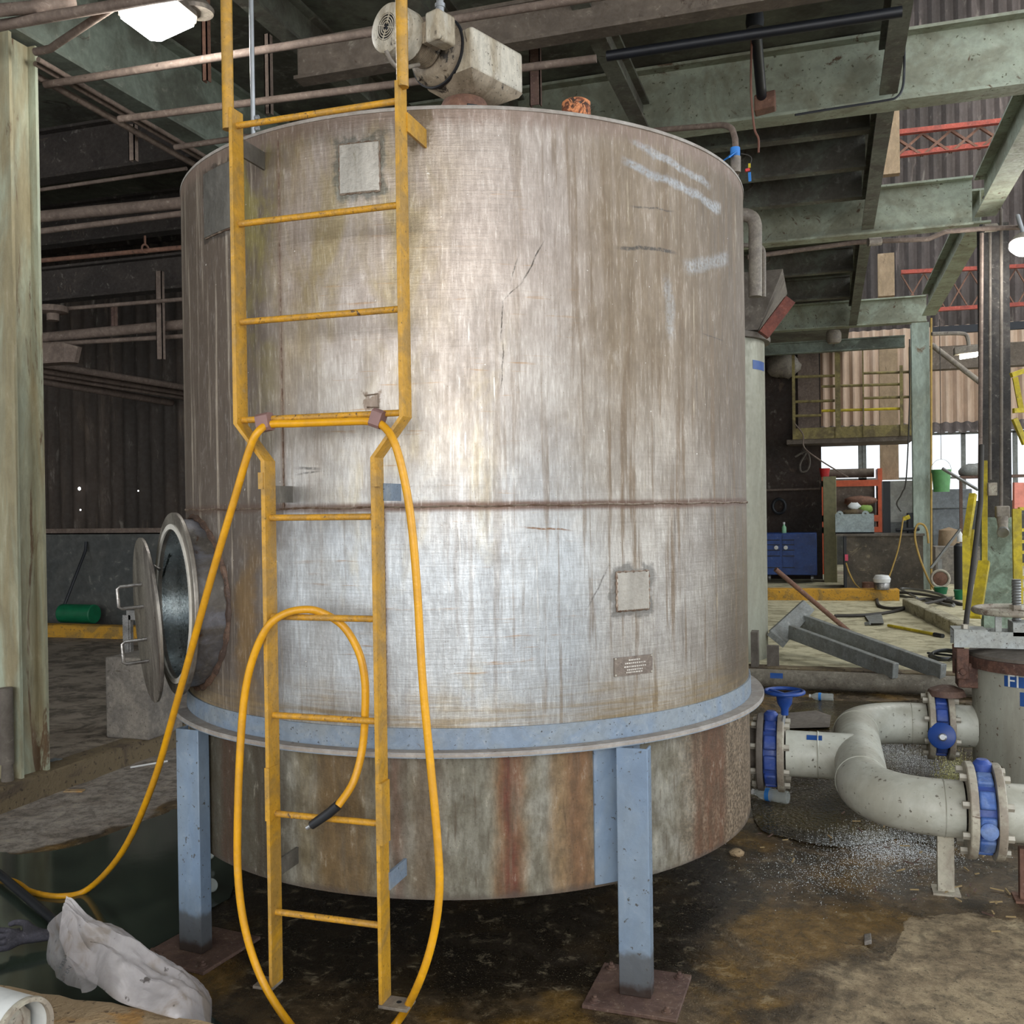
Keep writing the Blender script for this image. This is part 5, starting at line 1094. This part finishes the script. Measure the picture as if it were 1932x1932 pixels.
# water bottles
def bottle(name, a, b, r, label):
    d = (b-a).normalized(); L = (b-a).length; o = thing(name, (a+b)/2, label, 'bottle')
    mk('body', G().lathe(a, d, [(0, 0), (r*.9, 0), (r, .01), (r*.94, L*.2), (r, L*.25), (r*.94, L*.4), (r, L*.5), (r, L*.72), (r*.5, L*.9), (r*.38, L*.93), (r*.38, L)], 24, caps=False), X['glass'], o)
    mk('wrap_label', G().lathe(a+d*L*.5, d, [(r*1.02, 0), (r*1.02, L*.12)], 24, caps=False), X['bluetape'], o)
    mk('cap', G().lathe(a+d*L*.96, d, [(r*.45, 0), (r*.45, L*.07), (0, L*.07)], 16, caps=False), X['white'], o)
bottle('water_bottle', az(1487, 1505, .04), az(1421, 1494, .04), .033, 'clear water bottle with a blue label floating by the tank skirt')
bottle('water_bottle', az(1572, 1316, .03), az(1528, 1313, .03), .03, 'clear water bottle lying behind the pale manifold by the low pipe')
tag(mk('soaked_board', G().loft([[az(x, y, z) for x, y in ((1484, 1345), (1540, 1340), (1568, 1350), (1565, 1372), (1488, 1374))] for z in (.006, .022)]), X['hopper']), 'dark soaked board floating behind the branch pipe', 'board')
random.seed(5)
def glint_froth(x0, y0, sx, sy, n, mt, label, rot=0.):  # scattered bright flakes stand in for light glints on the water, and for bubbles
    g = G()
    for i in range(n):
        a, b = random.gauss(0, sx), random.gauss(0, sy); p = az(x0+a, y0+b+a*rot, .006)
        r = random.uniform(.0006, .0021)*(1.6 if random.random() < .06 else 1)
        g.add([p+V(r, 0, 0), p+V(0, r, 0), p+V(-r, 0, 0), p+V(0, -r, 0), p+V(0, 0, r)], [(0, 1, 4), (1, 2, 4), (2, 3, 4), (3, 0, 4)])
    tag(mk('glint_froth', g, mt, ang=.1), label, 'bubbles', kind='stuff')
fr_w = plain('glint_bubble_film', '#d5dbdc', .12); fr_y = plain('yellowish_glint_film', '#d8d67a', .15)
glint_froth(1690, 1600, 62, 17, 5200, fr_w, 'bright flakes for glints and small bubbles on the water below the front elbow', .12)
glint_froth(1590, 1640, 85, 26, 2600, fr_w, 'thin scatter of flakes for glints and bubbles on the damp floor in front of the puddle')
glint_froth(1700, 1425, 38, 12, 2200, fr_w, 'bright flakes for glints and bubbles on the water enclosed by the U-shaped manifold', .25)
glint_froth(1800, 1455, 16, 14, 1700, fr_y, 'yellowish flakes for glints and bubbles between the rear valve and the front valve')
random.seed(11)
for i in range(46):
    x, y = random.choice(((1850, 1700), (1840, 1690), (1750, 1660), (1800, 1640), (1460, 1580), (1640, 1560)))
    x += random.gauss(0, 55); y += random.gauss(0, 26)
    if x > 1990 or x < 1430: continue
    p = az(x, y, .007); 
    if p.z < 0: continue
    a = random.random()*3; l = random.uniform(.008, .028)
    o = mk('wood_chip', G().ob(p+V(0, 0, .002), (l*cos(a), l*sin(a), .001), (-.003*sin(a), .003*cos(a), 0), (0, 0, .002)), X['chip'] if i % 3 else X['rustplate'])
    tag(o, 'small wood chip scattered on the damp floor below the pale pipes', 'chip', 'wood chips on the damp floor')
tag(mk('bark_shard', G().ob(az(1637, 1772, .012), (.012, .0, .004), (0, .03, 0), (0, 0, .008)), X['conc'], bev=.003), 'small upright pale shard in the middle of the ochre stain', 'shard')
tag(mk('pebble', G().lathe(az(1390, 1612, .0), (0, 0, 1), [(.03, 0), (.035, .01), (.02, .022), (0, .026)], 9, caps=False), X['kerb_f']), 'small flat stone beside the tank skirt at its right foot', 'stone')
# workshop at the back right
CB_ = thing('tool_cabinet', (.86, 13.95, ZU), 'blue steel tool cabinet on castors against the sooty wall', 'cabinet')
kx0, kx1 = ay(1440, 1050, 13.7).x, ay(1499, 1050, 13.7).x; kz0, kz1 = ay(1500, 1085, 13.7).z, ay(1500, 1006, 13.7).z
kx2 = ay(1541, 1050, 13.7).x
mk('carcass', G().box((kx0, 13.7, kz0), (kx2, 14.3, kz1)), X['cab'], CB_, bev=.01)
for i, (za_, zb_) in enumerate(((1010, 1018), (1020, 1027), (1029, 1037), (1039, 1048), (1051, 1070))):
    z1_, z0_ = ay(1475, za_, 13.7).z, ay(1475, zb_, 13.7).z
    for xa, xb in ((kx0, (kx0+kx1)/2+.02), ((kx0+kx1)/2+.06, kx1)):
        D_ = mk('drawer', G().box((xa+.01, 13.68, z0_), (xb-.01, 13.7, z1_)), X['cab'], CB_)
        mk('drawer_gap', G().box((xa, 13.685, z0_-.014), (xb, 13.70, z0_)), X['black'], D_)
for x_ in ((kx0+kx1)/2-.04, (kx0+kx1)/2+.12): mk('lock_knob', G().lathe((x_, 13.68, ay(1475, 1033, 13.7).z), (0, -1, 0), [(.035, 0), (.035, .03), (0, .035)], 14, caps=False), X['white'], CB_)
for x_ in (kx0+.1, kx2-.08): mk('castor', G().cy((x_-.02, 13.8, kz0-.055), (x_+.02, 13.8, kz0-.055), .055, 16), X['stem'], CB_)
sb = ay(1479, 1003, 13.8); bo = thing('spray_bottle', (sb.x, 13.85, kz1), 'small pale green bottle standing on the blue cabinet', 'bottle')
mk('bottle_body', G().lathe((sb.x, 13.85, kz1), (0, 0, 1), [(0, 0), (.04, 0), (.04, .10), (.02, .13), (.015, .16)], 16, caps=False), plain('pale_green_plastic', '#8fc49a', .4), bo); mk('bottle_cap', G().cy((sb.x, 13.85, kz1+.15), (sb.x, 13.85, kz1+.19), .02, 12), X['white'], bo)
bx0, bx1 = ay(1590, 1050, 12.7).x, ay(1742, 1050, 12.7).x; bzt = ay(1650, 1007, 12.7).z
WB = thing('workbench', ((bx0+bx1)/2, 13.1, ZU), 'grimy steel-sided workbench in front of the pale green column', 'workbench')
mk('front_panel', G().box((bx0+.06, 12.70, ZU), (bx1, 12.74, bzt-.03)), X['bench'], WB); mk('side_panel', G().box((bx0+.02, 12.70, ZU), (bx0+.06, 13.5, bzt-.03)), X['black'], WB)
mk('top', G().box((bx0-.1, 12.64, bzt-.035), (bx1+.02, 13.5, bzt)), X['hopper'], WB); mk('back_panel', G().box((bx0+.06, 13.46, ZU), (bx1, 13.5, bzt-.03)), X['bench'], WB)
mk('hanging_tag', G().box((ay(1594, 1045, 12.68).x, 12.67, ay(1594, 1058, 12.68).z), (ay(1600, 1045, 12.68).x, 12.69, ay(1594, 1046, 12.68).z)), X['pink'], WB)
tx0, tx1 = ay(1576, 985, 12.9).x, ay(1649, 985, 12.9).x; tz1 = ay(1600, 970, 12.9).z
TU = thing('parts_tub', ((tx0+tx1)/2, 13.0, bzt), 'pale grey-blue steel tub heaped with rags on the workbench', 'tub')
mk('tub_wall', G().box((tx0, 12.85, bzt), (tx1, 12.87, tz1)).box((tx0, 13.25, bzt), (tx1, 13.27, tz1)).box((tx0, 12.87, bzt), (tx0+.02, 13.25, tz1)).box((tx1-.02, 12.87, bzt), (tx1, 13.25, tz1)).box((tx0, 12.85, bzt), (tx1, 13.27, bzt+.02)), X['tub'], TU)
for x_ in (tx0+.07, tx1-.13): mk('lifting_ear', G().lathe((x_, 12.86, tz1), (0, -1, 0), [(.018, 0), (.055, 0), (.055, .02), (.018, .02), (.018, 0)], 20, caps=False), X['tub'], TU)
def lump(name, px, py, Y, sx, sz, mt, label, cat):
    o = ay(px, py, Y); g = G(); n_ = 14; rings = []
    for i in range(1, 8):
        th = pi*i/8; rings.append([o+V(sx*sin(th)*cos(a), sx*.7*sin(th)*sin(a), -sz*cos(th))*(1+.35*mnoise.noise(V(cos(a)*1.7, sin(a)*1.7, i*.5+px))) for a in [2*pi*j/n_ for j in range(n_)]])
    return tag(mk(name, g.loft(rings), X[mt], ang=2), label, cat)
lump('rag', 1612, 955, 13.0, .10, .06, 'cloth_w', 'white rag on top of the tub heap', 'rag'); lump('rag', 1634, 960, 13.05, .11, .07, 'cloth_g', 'yellow-green rag on the right of the tub heap', 'rag'); lump('sack', 1615, 968, 13.05, .22, .08, 'kerb', 'brown sacking filling the tub', 'sack')
wx0, wx1 = ay(1680, 950, 13.2).x, ay(1732, 950, 13.2).x; wz1 = ay(1700, 907, 13.2).z; wz0 = ay(1700, 985, 13.2).z
EP = thing('welding_machine', ((wx0+wx1)/2, 13.3, bzt), 'dirty white machine panel standing on the workbench behind the column', 'panel')
mk('front_face', G().box((wx0, 13.2, wz0), (wx1+.2, 13.23, wz1)), X['panelw'], EP); mk('side_face', G().box((wx0-.11, 13.2, bzt), (wx0, 13.6, wz1)), X['black'], EP); mk('plinth', G().box((wx0, 13.22, bzt), (wx1+.2, 13.5, wz0)), X['frame_g'], EP)
lx0, lx1 = ay(1553, 950, 14.0).x, ay(1578, 950, 14.0).x; lz1 = ay(1560, 899, 14.0).z
tag(mk('locker', G().box((lx0, 14.0, ZU), (lx1, 14.5, lz1)), X['locker'], bev=.01), 'narrow olive locker at the end of the sooty wall', 'locker')
rb = ay(1556, 892, 14.1); tag(mk('red_pail', G().lathe((rb.x, 14.2, lz1), (0, 0, 1), [(0, 0), (.07, 0), (.09, .14), (.095, .15), (0, .15)], 20, caps=False), X['red']), 'small bright red pail on top of the olive locker', 'pail')
SH = thing('orange_rack', (2.6, 16, ZU), 'orange-beamed storage rack in front of the window strip', 'rack')
ra, rb_ = ay(1578, 912, 16), ay(1656, 912, 16)
for yy_ in (912, 1000, 978): z_ = ay(1600, yy_, 16).z; mk('shelf_beam', G().box((ra.x-.3, 15.95, z_-.06), (rb_.x, 16.0, z_+.06)), X['orange'], SH)
for x_ in (ra.x-.3, rb_.x): mk('upright', G().box((x_, 15.95, ZU), (x_+.08, 16.8, ay(1600, 885, 16).z)), X['orange'], SH)
zs0, zs1 = ay(1600, 965, 16).z, ay(1600, 916, 16).z
tag(mk('dark_crate', G().box((ra.x-.2, 16.1, zs0-.3), (rb_.x-.05, 16.7, zs1)), X['brown_steel']), 'big dark crate on the orange rack', 'crate')
z_ = ay(1600, 906, 16).z; tag(mk('pipe_stock', G().cy((ra.x-.2, 16.3, z_+.14), (rb_.x-.05, 16.3, z_+.14), .09, 14), X['brown_steel']), 'dark length of pipe lying on top of the orange rack', 'pipe')
lump('scrap_heap', 1622, 945, 15.9, .28, .1, 'rustbrown', 'rusty scrap part behind the tub heap', 'scrap')
gb = ay(1776, 905, 12.4); bk = thing('green_bucket', (gb.x, 12.4, ay(1776, 928, 12.4).z), 'green plastic bucket hung up before the bright window strip', 'bucket')
zb0, zb1 = ay(1776, 928, 12.4).z, ay(1776, 886, 12.4).z
mk('bucket_body', G().lathe((gb.x, 12.4, zb0), (0, 0, 1), [(0, 0), (.115, 0), (.135, zb1-zb0-.05), (.142, zb1-zb0-.05), (.145, zb1-zb0), (.13, zb1-zb0), (.0, zb1-zb0-.02)], 28, caps=False), X['green_b'], bk); mk('bail', G().tube([V(gb.x+.14*cos(a), 12.4, zb1+.16*sin(a)) for a in [pi*i/12 for i in range(13)]], .005, 6), X['galv'], bk)
mk('hanging_wire', G().tube([V(gb.x, 12.4, zb1+.16), V(gb.x, 12.4, 4.3)], .005, 6), X['cable'], bk)
gr = ay(1774, 1092, 12.3); GW = thing('spare_wheel', (gr.x, 12.3, ZU), 'small red-hubbed wheel propped beside the pale green column', 'wheel')
mk('tyre', G().tube([V(gr.x+.125*cos(a), 12.3+.02*sin(a), gr.z+.125*sin(a)) for a in [2*pi*i/36 for i in range(36)]], .022, 10, loop=True), X['flange_w'], GW); mk('hub', G().lathe((gr.x, 12.32, gr.z), (0, -1, 0), [(0, 0), (.11, 0), (.10, .03), (.03, .045), (0, .05)], 28, caps=False), X['rustbrown'], GW)
mk('stand', G().box((gr.x-.03, 12.33, ZU), (gr.x+.03, 12.36, gr.z+.3)), X['stem'], GW)
for (x, y0, y1, w, l) in ((1775, 1108, 1126, .10, 'dark green bucket under the red-hubbed wheel'), (1812, 1113, 1132, .09, 'dark green bucket against the black cylinder')):
    Y_ = 12.05 if x < 1800 else 11.2; a = ay(x, y0, Y_); tag(mk('small_bucket', G().lathe((a.x, Y_, ZU), (0, 0, 1), [(0, 0), (w*.8, 0), (w, a.z-ZU), (w*.9, a.z-ZU), (w*.75, .02), (0, .02)], 20, caps=False), X['green_d']), l, 'bucket')
a = ay(1812, 1030, 11.6); tag(mk('gas_cylinder', G().lathe((a.x, 11.6, ZU), (0, 0, 1), [(0, 0), (.09, 0), (.09, a.z-ZU), (.05, a.z-ZU+.04), (0, a.z-ZU+.04)], 20, caps=False), X['black']), 'black cylinder standing behind the yellow frame', 'cylinder')
a = ay(1811, 1026, 11.6); tag(mk('white_bottle', G().lathe((a.x, 11.6, a.z+.03), (0, 0, 1), [(0, 0), (.04, 0), (.04, .10), (.015, .15), (.015, .18), (0, .18)], 14, caps=False), X['white']), 'small white bottle standing on the black cylinder', 'bottle')
gm0, gm1 = ay(1770, 960, 15.5), ay(1832, 922, 15.5)
tag(mk('grey_machine', G().box((gm0.x-.2, 15.5, gm0.z), (gm1.x+.02, 16.4, gm1.z)).box((gm0.x-.1, 15.52, ZU), (gm1.x-.05, 16.3, gm0.z)), X['grey_m'], bev=.02), 'grey machine body beyond the hung green bucket', 'machine')
oa = ay(1790, 1000, 14.75); tag(mk('orange_machine', G().lathe((oa.x, 14.75, ZU), (0, 0, 1), [(.18, 0), (.2, .3), (.16, oa.z-ZU), (0, oa.z-ZU+.05)], 16, caps=False), X['post_y']), 'ochre drum-like machine part behind the slanting bar', 'machine')
tag(mk('low_concrete_pier', G().box((ay(1765, 1050, 13.9).x, 13.9, ZU), (ay(1850, 1050, 13.9).x, 14.4, ay(1800, 1032, 13.9).z)), X['conc']), 'low grey concrete pier behind the red-hubbed wheel', 'pier')
YFm = thing('barrier_stand', az(1838, 1150, ZU), 'leaning safety-yellow steel frame left of the dark column', 'frame')
for k, (p_, q_, w) in enumerate((((1836, 932, 9.6), (1823, 1015, 9.5), .06), ((1823, 1012, 9.5), (1824, 1150, 9.3), .07), ((1834, 1000, 9.6), (1828, 1080, 9.5), .045), ((1857, 1060, 9.7), (1840, 1165, 9.4), .10), ((1858, 870, 9.9), (1858, 1060, 9.7), .05))):
    mk('bar', G().bar(ad(*p_), ad(*q_), w, .05), X['safety'], YFm)
tag(mk('dark_rod', G().tube([ad(1852, 840, 8.9), ad(1850, 950, 8.7), ad(1821, 1190, 8.1)], .022, 10), X['cable']), 'long dark rod leaning in front of the yellow frame', 'rod')
tag(mk('slanting_bar', G().tube([ad(1778, 884, 10.5), ad(1845, 924, 10.5)], .018, 8), X['stem']), 'thin dark bar slanting past the hung green bucket', 'bar')
tag(mk('slanting_bar', G().tube([ad(1756, 1072, 11.5), ad(1812, 998, 11.5)], .018, 8), X['stem']), 'thin dark bar slanting past the ochre machine part', 'bar')
CF_ = thing('yellow_cage', az(1925, 1130, ZU), 'yellow barred guard at the right frame edge behind the threaded rod', 'guard')
mk('post', G().bar(ad(1918, 960, 9.2), ad(1921, 1150, 9.2), .075, .06), X['safety'], CF_)
for y_ in (960, 1000, 1022, 1042, 1065, 1090, 1112): mk('bar', G().bar(ad(1922, y_, 9.25), ad(2000, y_-1, 9.3), .03, .03), X['safety'], CF_)
YR = thing('yellow_handrail', ad(1925, 780, 9.3), 'yellow handrail pieces high at the right frame edge', 'handrail')
for p_, q_ in (((1915, 712, 9.3), (1926, 770, 9.3)), ((1912, 775, 9.3), (1960, 772, 9.3)), ((1914, 790, 9.3), (1934, 838, 9.3)), ((1908, 708, 9.3), (1960, 690, 9.3))): mk('rail_piece', G().bar(ad(*p_), ad(*q_), .045, .045), X['safety'], YR)
rd = thing('red_board', ad(1925, 930, 12), 'pale red panel at the right frame edge behind the dark column', 'panel'); mk('board_face', G().bar(ad(1912, 935, 12), ad(1960, 935, 12), .05, .32), plain('pale_red', '#e08a78', .7), rd); q_ = ad(1950, 935, 12); mk('board_post', G().box((q_.x-.03, q_.y+.04, ZU), (q_.x+.03, q_.y+.10, q_.z)), X['frame_g'], rd)
lump('wrapped_load', 1836, 888, 15, .22, .14, 'frame_g', 'grey wrapped bundle seen against the bright window strip', 'bundle')
a, b = ay(1810, 901, 15), ay(1960, 897, 15); pr = tag(mk('load_shelf', G().bar(a, b, .25, .05), X['rustplate']), 'thin dark shelf crossing the bright window strip', 'shelf'); 
mk('shelf_post', G().box((b.x-.06, 15, ZU), (b.x, 15.06, b.z)).box((a.x, 15, ZU), (a.x+.05, 15.06, a.z)), X['rustplate'], pr)
# pump with white cap and red valve on the yellow kerb
pc = az(1664, 1112, ZU+.16); pm_ = thing('small_pump', pc, 'small white-capped pump on the yellow kerb in front of the workbench', 'pump')
mk('pump_body', G().lathe(pc, (0, 0, 1), [(0, 0), (.10, 0), (.11, .08), (.1, .1)], 20), X['steel'], pm_); mk('pump_cap', G().lathe(pc+V(0, 0, .1), (0, 0, 1), [(.11, 0), (.12, .05), (.09, .1), (0, .11)], 20, caps=False), X['white'], pm_)
pc2 = az(1642, 1110, ZU+.17); tag(mk('rope_loop', G().tube([pc2+V(cos(a)*.10, sin(a)*.05, .02*k+.02) for k in range(4) for a in [2*pi*i/16 for i in range(16)]], .013, 6), X['rustbrown']), 'small brown rope coil beside the white-capped pump', 'rope')
wire([ay(1596, 1062, 12.6), ay(1602, 1080, 12.6), ay(1612, 1100, 12.4), az(1622, 1110, ZU+.16)], .012, 'amber', 'amber hose dropping from the pink tag to the kerb', 'hose', 'hose')
wire([ay(1704, 978, 12.55), ay(1696, 1030, 12.55), ay(1684, 1070, 12.5), ay(1675, 1095, 12.4)], .012, 'amber', 'amber cord from the yellow plug down to the white-capped pump', 'cord', 'cord')
wire([ay(1752, 1025, 12.6), ay(1749, 1002, 12.6), ay(1742, 990, 12.6), ay(1731, 990, 12.6), ay(1726, 1010, 12.6), ay(1733, 1045, 12.6), ay(1750, 1090, 12.5), ay(1768, 1120, 12.3)], .016, 'amber', 'amber hose looped over a hook on the pale green column', 'hose', 'hose')
tag(mk('yellow_plug', G().ob(ay(1710, 977, 12.6), (.05, 0, .02), (0, .03, 0), (-.01, 0, .03)), X['safety'], bev=.01), 'small yellow plug in front of the machine panel', 'plug')
wire([ay(1700, 965, 12.6), ay(1692, 950, 12.6), ay(1702, 930, 12.6), ay(1710, 900, 12.6), ay(1716, 760, 12.6), ay(1716, 640, 12.6)], .012, 'cable', 'dark cable hanging in front of the machine panel')
tag(mk('machine_vise', G().box((ay(1712, 975, 12.9).x, 12.85, bzt), (ay(1735, 975, 12.9).x, 13.1, ay(1720, 968, 12.9).z)).cy(ay(1690, 1000, 12.8)+V(0, 0, .0), ay(1735, 998, 12.8), .03, 10), X['black'], bev=.01), 'dark bench vise beside the pale green column', 'vise')
# platform with rails
PF = thing('railed_platform', (1.9, 14, 2.6), 'dull yellow railed platform hung below the third green beam', 'platform')
fz1_, fz0_ = ay(1600, 805, 14).z, ay(1600, 826, 14).z; xl, xr_ = ay(1495, 800, 14).x, ay(1722, 800, 14).x
mk('toe_board', G().box((xl, 13.97, fz0_), (xr_, 14.03, fz1_)), X['rail'], PF); mk('deck_plate', G().box((xl-.1, 14, fz0_-.08), (xr_, 15.2, fz0_)), X['brown_steel'], PF)
for x_, w in ((1497, .05), (1580, .09), (1628, .02), (1700, .05), (1718, .06)):
    p_ = ay(x_, 700, 14); top = ay(x_, 655 if x_ != 1700 else 690, 14).z; mk('post', G().box((p_.x-w/2, 13.95, fz0_), (p_.x+w/2, 14.0, top)), X['rail'], PF)
for y_, xa, xb in ((710, 1500, 1575), (757, 1500, 1575), (727, 1550, 1702), (773, 1550, 1702), (703, 1628, 1718), (750, 1628, 1718), (784, 1500, 1550)):
    dy = (xb-xa)*.03
    mk('rail', G().tube([ay(xa, y_+dy/2, 14.02), ay(xb, y_-dy/2, 14.02)], .024, 10), X['rail'] if y_ != 773 else X['safety'], PF)
tag(mk('brown_door_panel', G().box((ay(1505, 700, 14.5).x, 14.5, ay(1520, 826, 14).z+.01), (ay(1545, 700, 14.5).x, 14.56, ay(1520, 658, 14.5).z)), X['pipe_brown']), 'tall brown panel standing on the railed platform', 'panel')
hb = ay(1573, 637, 12.8); tag(mk('pulley_box', G().lathe((hb.x, 12.8, hb.z-.09), (0, 0, 1), [(.09, 0), (.12, .04), (.12, .16), (.10, .2)], 16), X['lampbody']), 'dusty round box hanging under the third green beam', 'box')
cg = ay(1480, 690, 14.4); lump('extract_fan', 1478, 690, 14.4, .3, .22, 'lampbody', 'dusty cast fan casing on the sooty wall beside the platform', 'fan')
wire([ay(1521, 855, 14.6), ay(1510, 875, 14.6), ay(1512, 890, 14.6), ay(1524, 886, 14.6), ay(1528, 868, 14.6), ay(1521, 852, 14.6), ay(1500, 862, 14.6)], .02, 'hopper', 'grey hose loop hung on the sooty wall', 'hose', 'hose')
wire([ay(1500, 800, 13.9), ay(1515, 820, 13.9), ay(1518, 845, 13.9), ay(1550, 870, 13.9), ay(1600, 900, 15.2)], .014, 'pipe_brown', 'brown cable sagging from the platform corner to the rack')
fg = ay(1470, 955, 14.6); tag(mk('hose_coil', G().tube([fg+V(.11*cos(a), -.03, .13*sin(a)) for a in [2*pi*i/20 for i in range(20)]], .03, 8, loop=True), X['black']), 'black coiled reel on the sooty wall above the blue cabinet', 'reel')
tag(mk('wall_rail', G().tube([ay(1440, 925, 14.62), ay(1548, 922, 14.62)], .02, 8), X['pipe_brown']), 'thin brown rail across the sooty wall', 'rail')
tag(mk('diagonal_pipe', G().tube([ay(1757, 650, 13.5), ay(1850, 722, 13.5)], .045, 10), X['lampbody']), 'beige diagonal pipe between the pale green and dark columns', 'pipe')
tag(mk('blue_black_beam', G().box((ay(1757, 620, 16).x, 16, ay(1800, 628, 16).z), (9, 16.1, ay(1800, 614, 16).z)), X['black_pipe']), 'dark horizontal beam across the pinkish sheet wall', 'beam')
tag(mk('dark_duct', G().box((ay(1757, 680, 17).x, 17, ay(1800, 695, 17).z), (9, 17.3, ay(1800, 652, 17).z)), X['brown_steel']), 'long dusty duct behind the small strip lamp', 'duct')
tag(mk('column_pipe', G().tube([ay(1757, 600, 12.75), ay(1757, 1118, 12.75)], .016, 8), X['amber']), 'thin tan pipe down the right side of the pale green column', 'pipe')
tag(mk('column_cable', G().tube([ad(1852, 440, 9.6), ad(1849, 920, 9.6)], .02, 8), X['pipe_brown']), 'thin pipe down the left side of the dark column', 'pipe')
# ------------------------------------------------------------------ light
W = bpy.data.worlds.new('sky'); S.world = W; W.use_nodes = True
nt = W.node_tree; bg = nt.nodes['Background']
bg.inputs[0].default_value = (.86, .93, 1, 1); bg.inputs[1].default_value = 1.6
def area(name, loc, tgt, sx, sy, pw, col):
    l = bpy.data.lights.new(name, 'AREA'); l.shape = 'RECTANGLE'; l.size = sx; l.size_y = sy; l.energy = pw; l.color = col
    o = bpy.data.objects.new(name, l); COL.objects.link(o); o.location = loc
    o.rotation_euler = (V(tgt)-V(loc)).to_track_quat('-Z', 'Y').to_euler(); return o
area('daylight_bay_door', (2.2, -9.5, 2.6), (0, 0, 1.3), 7, 4, 360, (1, .97, .93))
area('daylight_right_bay', (13, 3, 4.5), (0, 3, 1.2), 9, 5, 380, (.93, .97, 1))
area('daylight_left_rear', (-9, -7.5, 3), (-2, 1, 1.2), 4, 3, 60, (1, .96, .9))
area('daylight_far_roof', (6, 13, 13.5), (5, 12, 0), 6, 8, 900, (1, .99, .93))
def spot_l(name, loc, pw, r=.12):
    l = bpy.data.lights.new(name, 'POINT'); l.energy = pw; l.shadow_soft_size = r; l.color = (1, .98, .94)
    o = bpy.data.objects.new(name, l); COL.objects.link(o); o.location = loc
spot_l('floodlight_glow', ctr+dn*.12, 30); spot_l('edge_lamp_glow', c2+V(0, -.1, -.15), 30)
S.view_settings.exposure = 0.12
S.cycles.use_adaptive_sampling = True; S.cycles.adaptive_threshold = .04; S.cycles.adaptive_min_samples = 16
S.cycles.max_bounces = 5; S.cycles.diffuse_bounces = 3; S.cycles.glossy_bounces = 2; S.cycles.transparent_max_bounces = 8
S.cycles.sample_clamp_indirect = 4
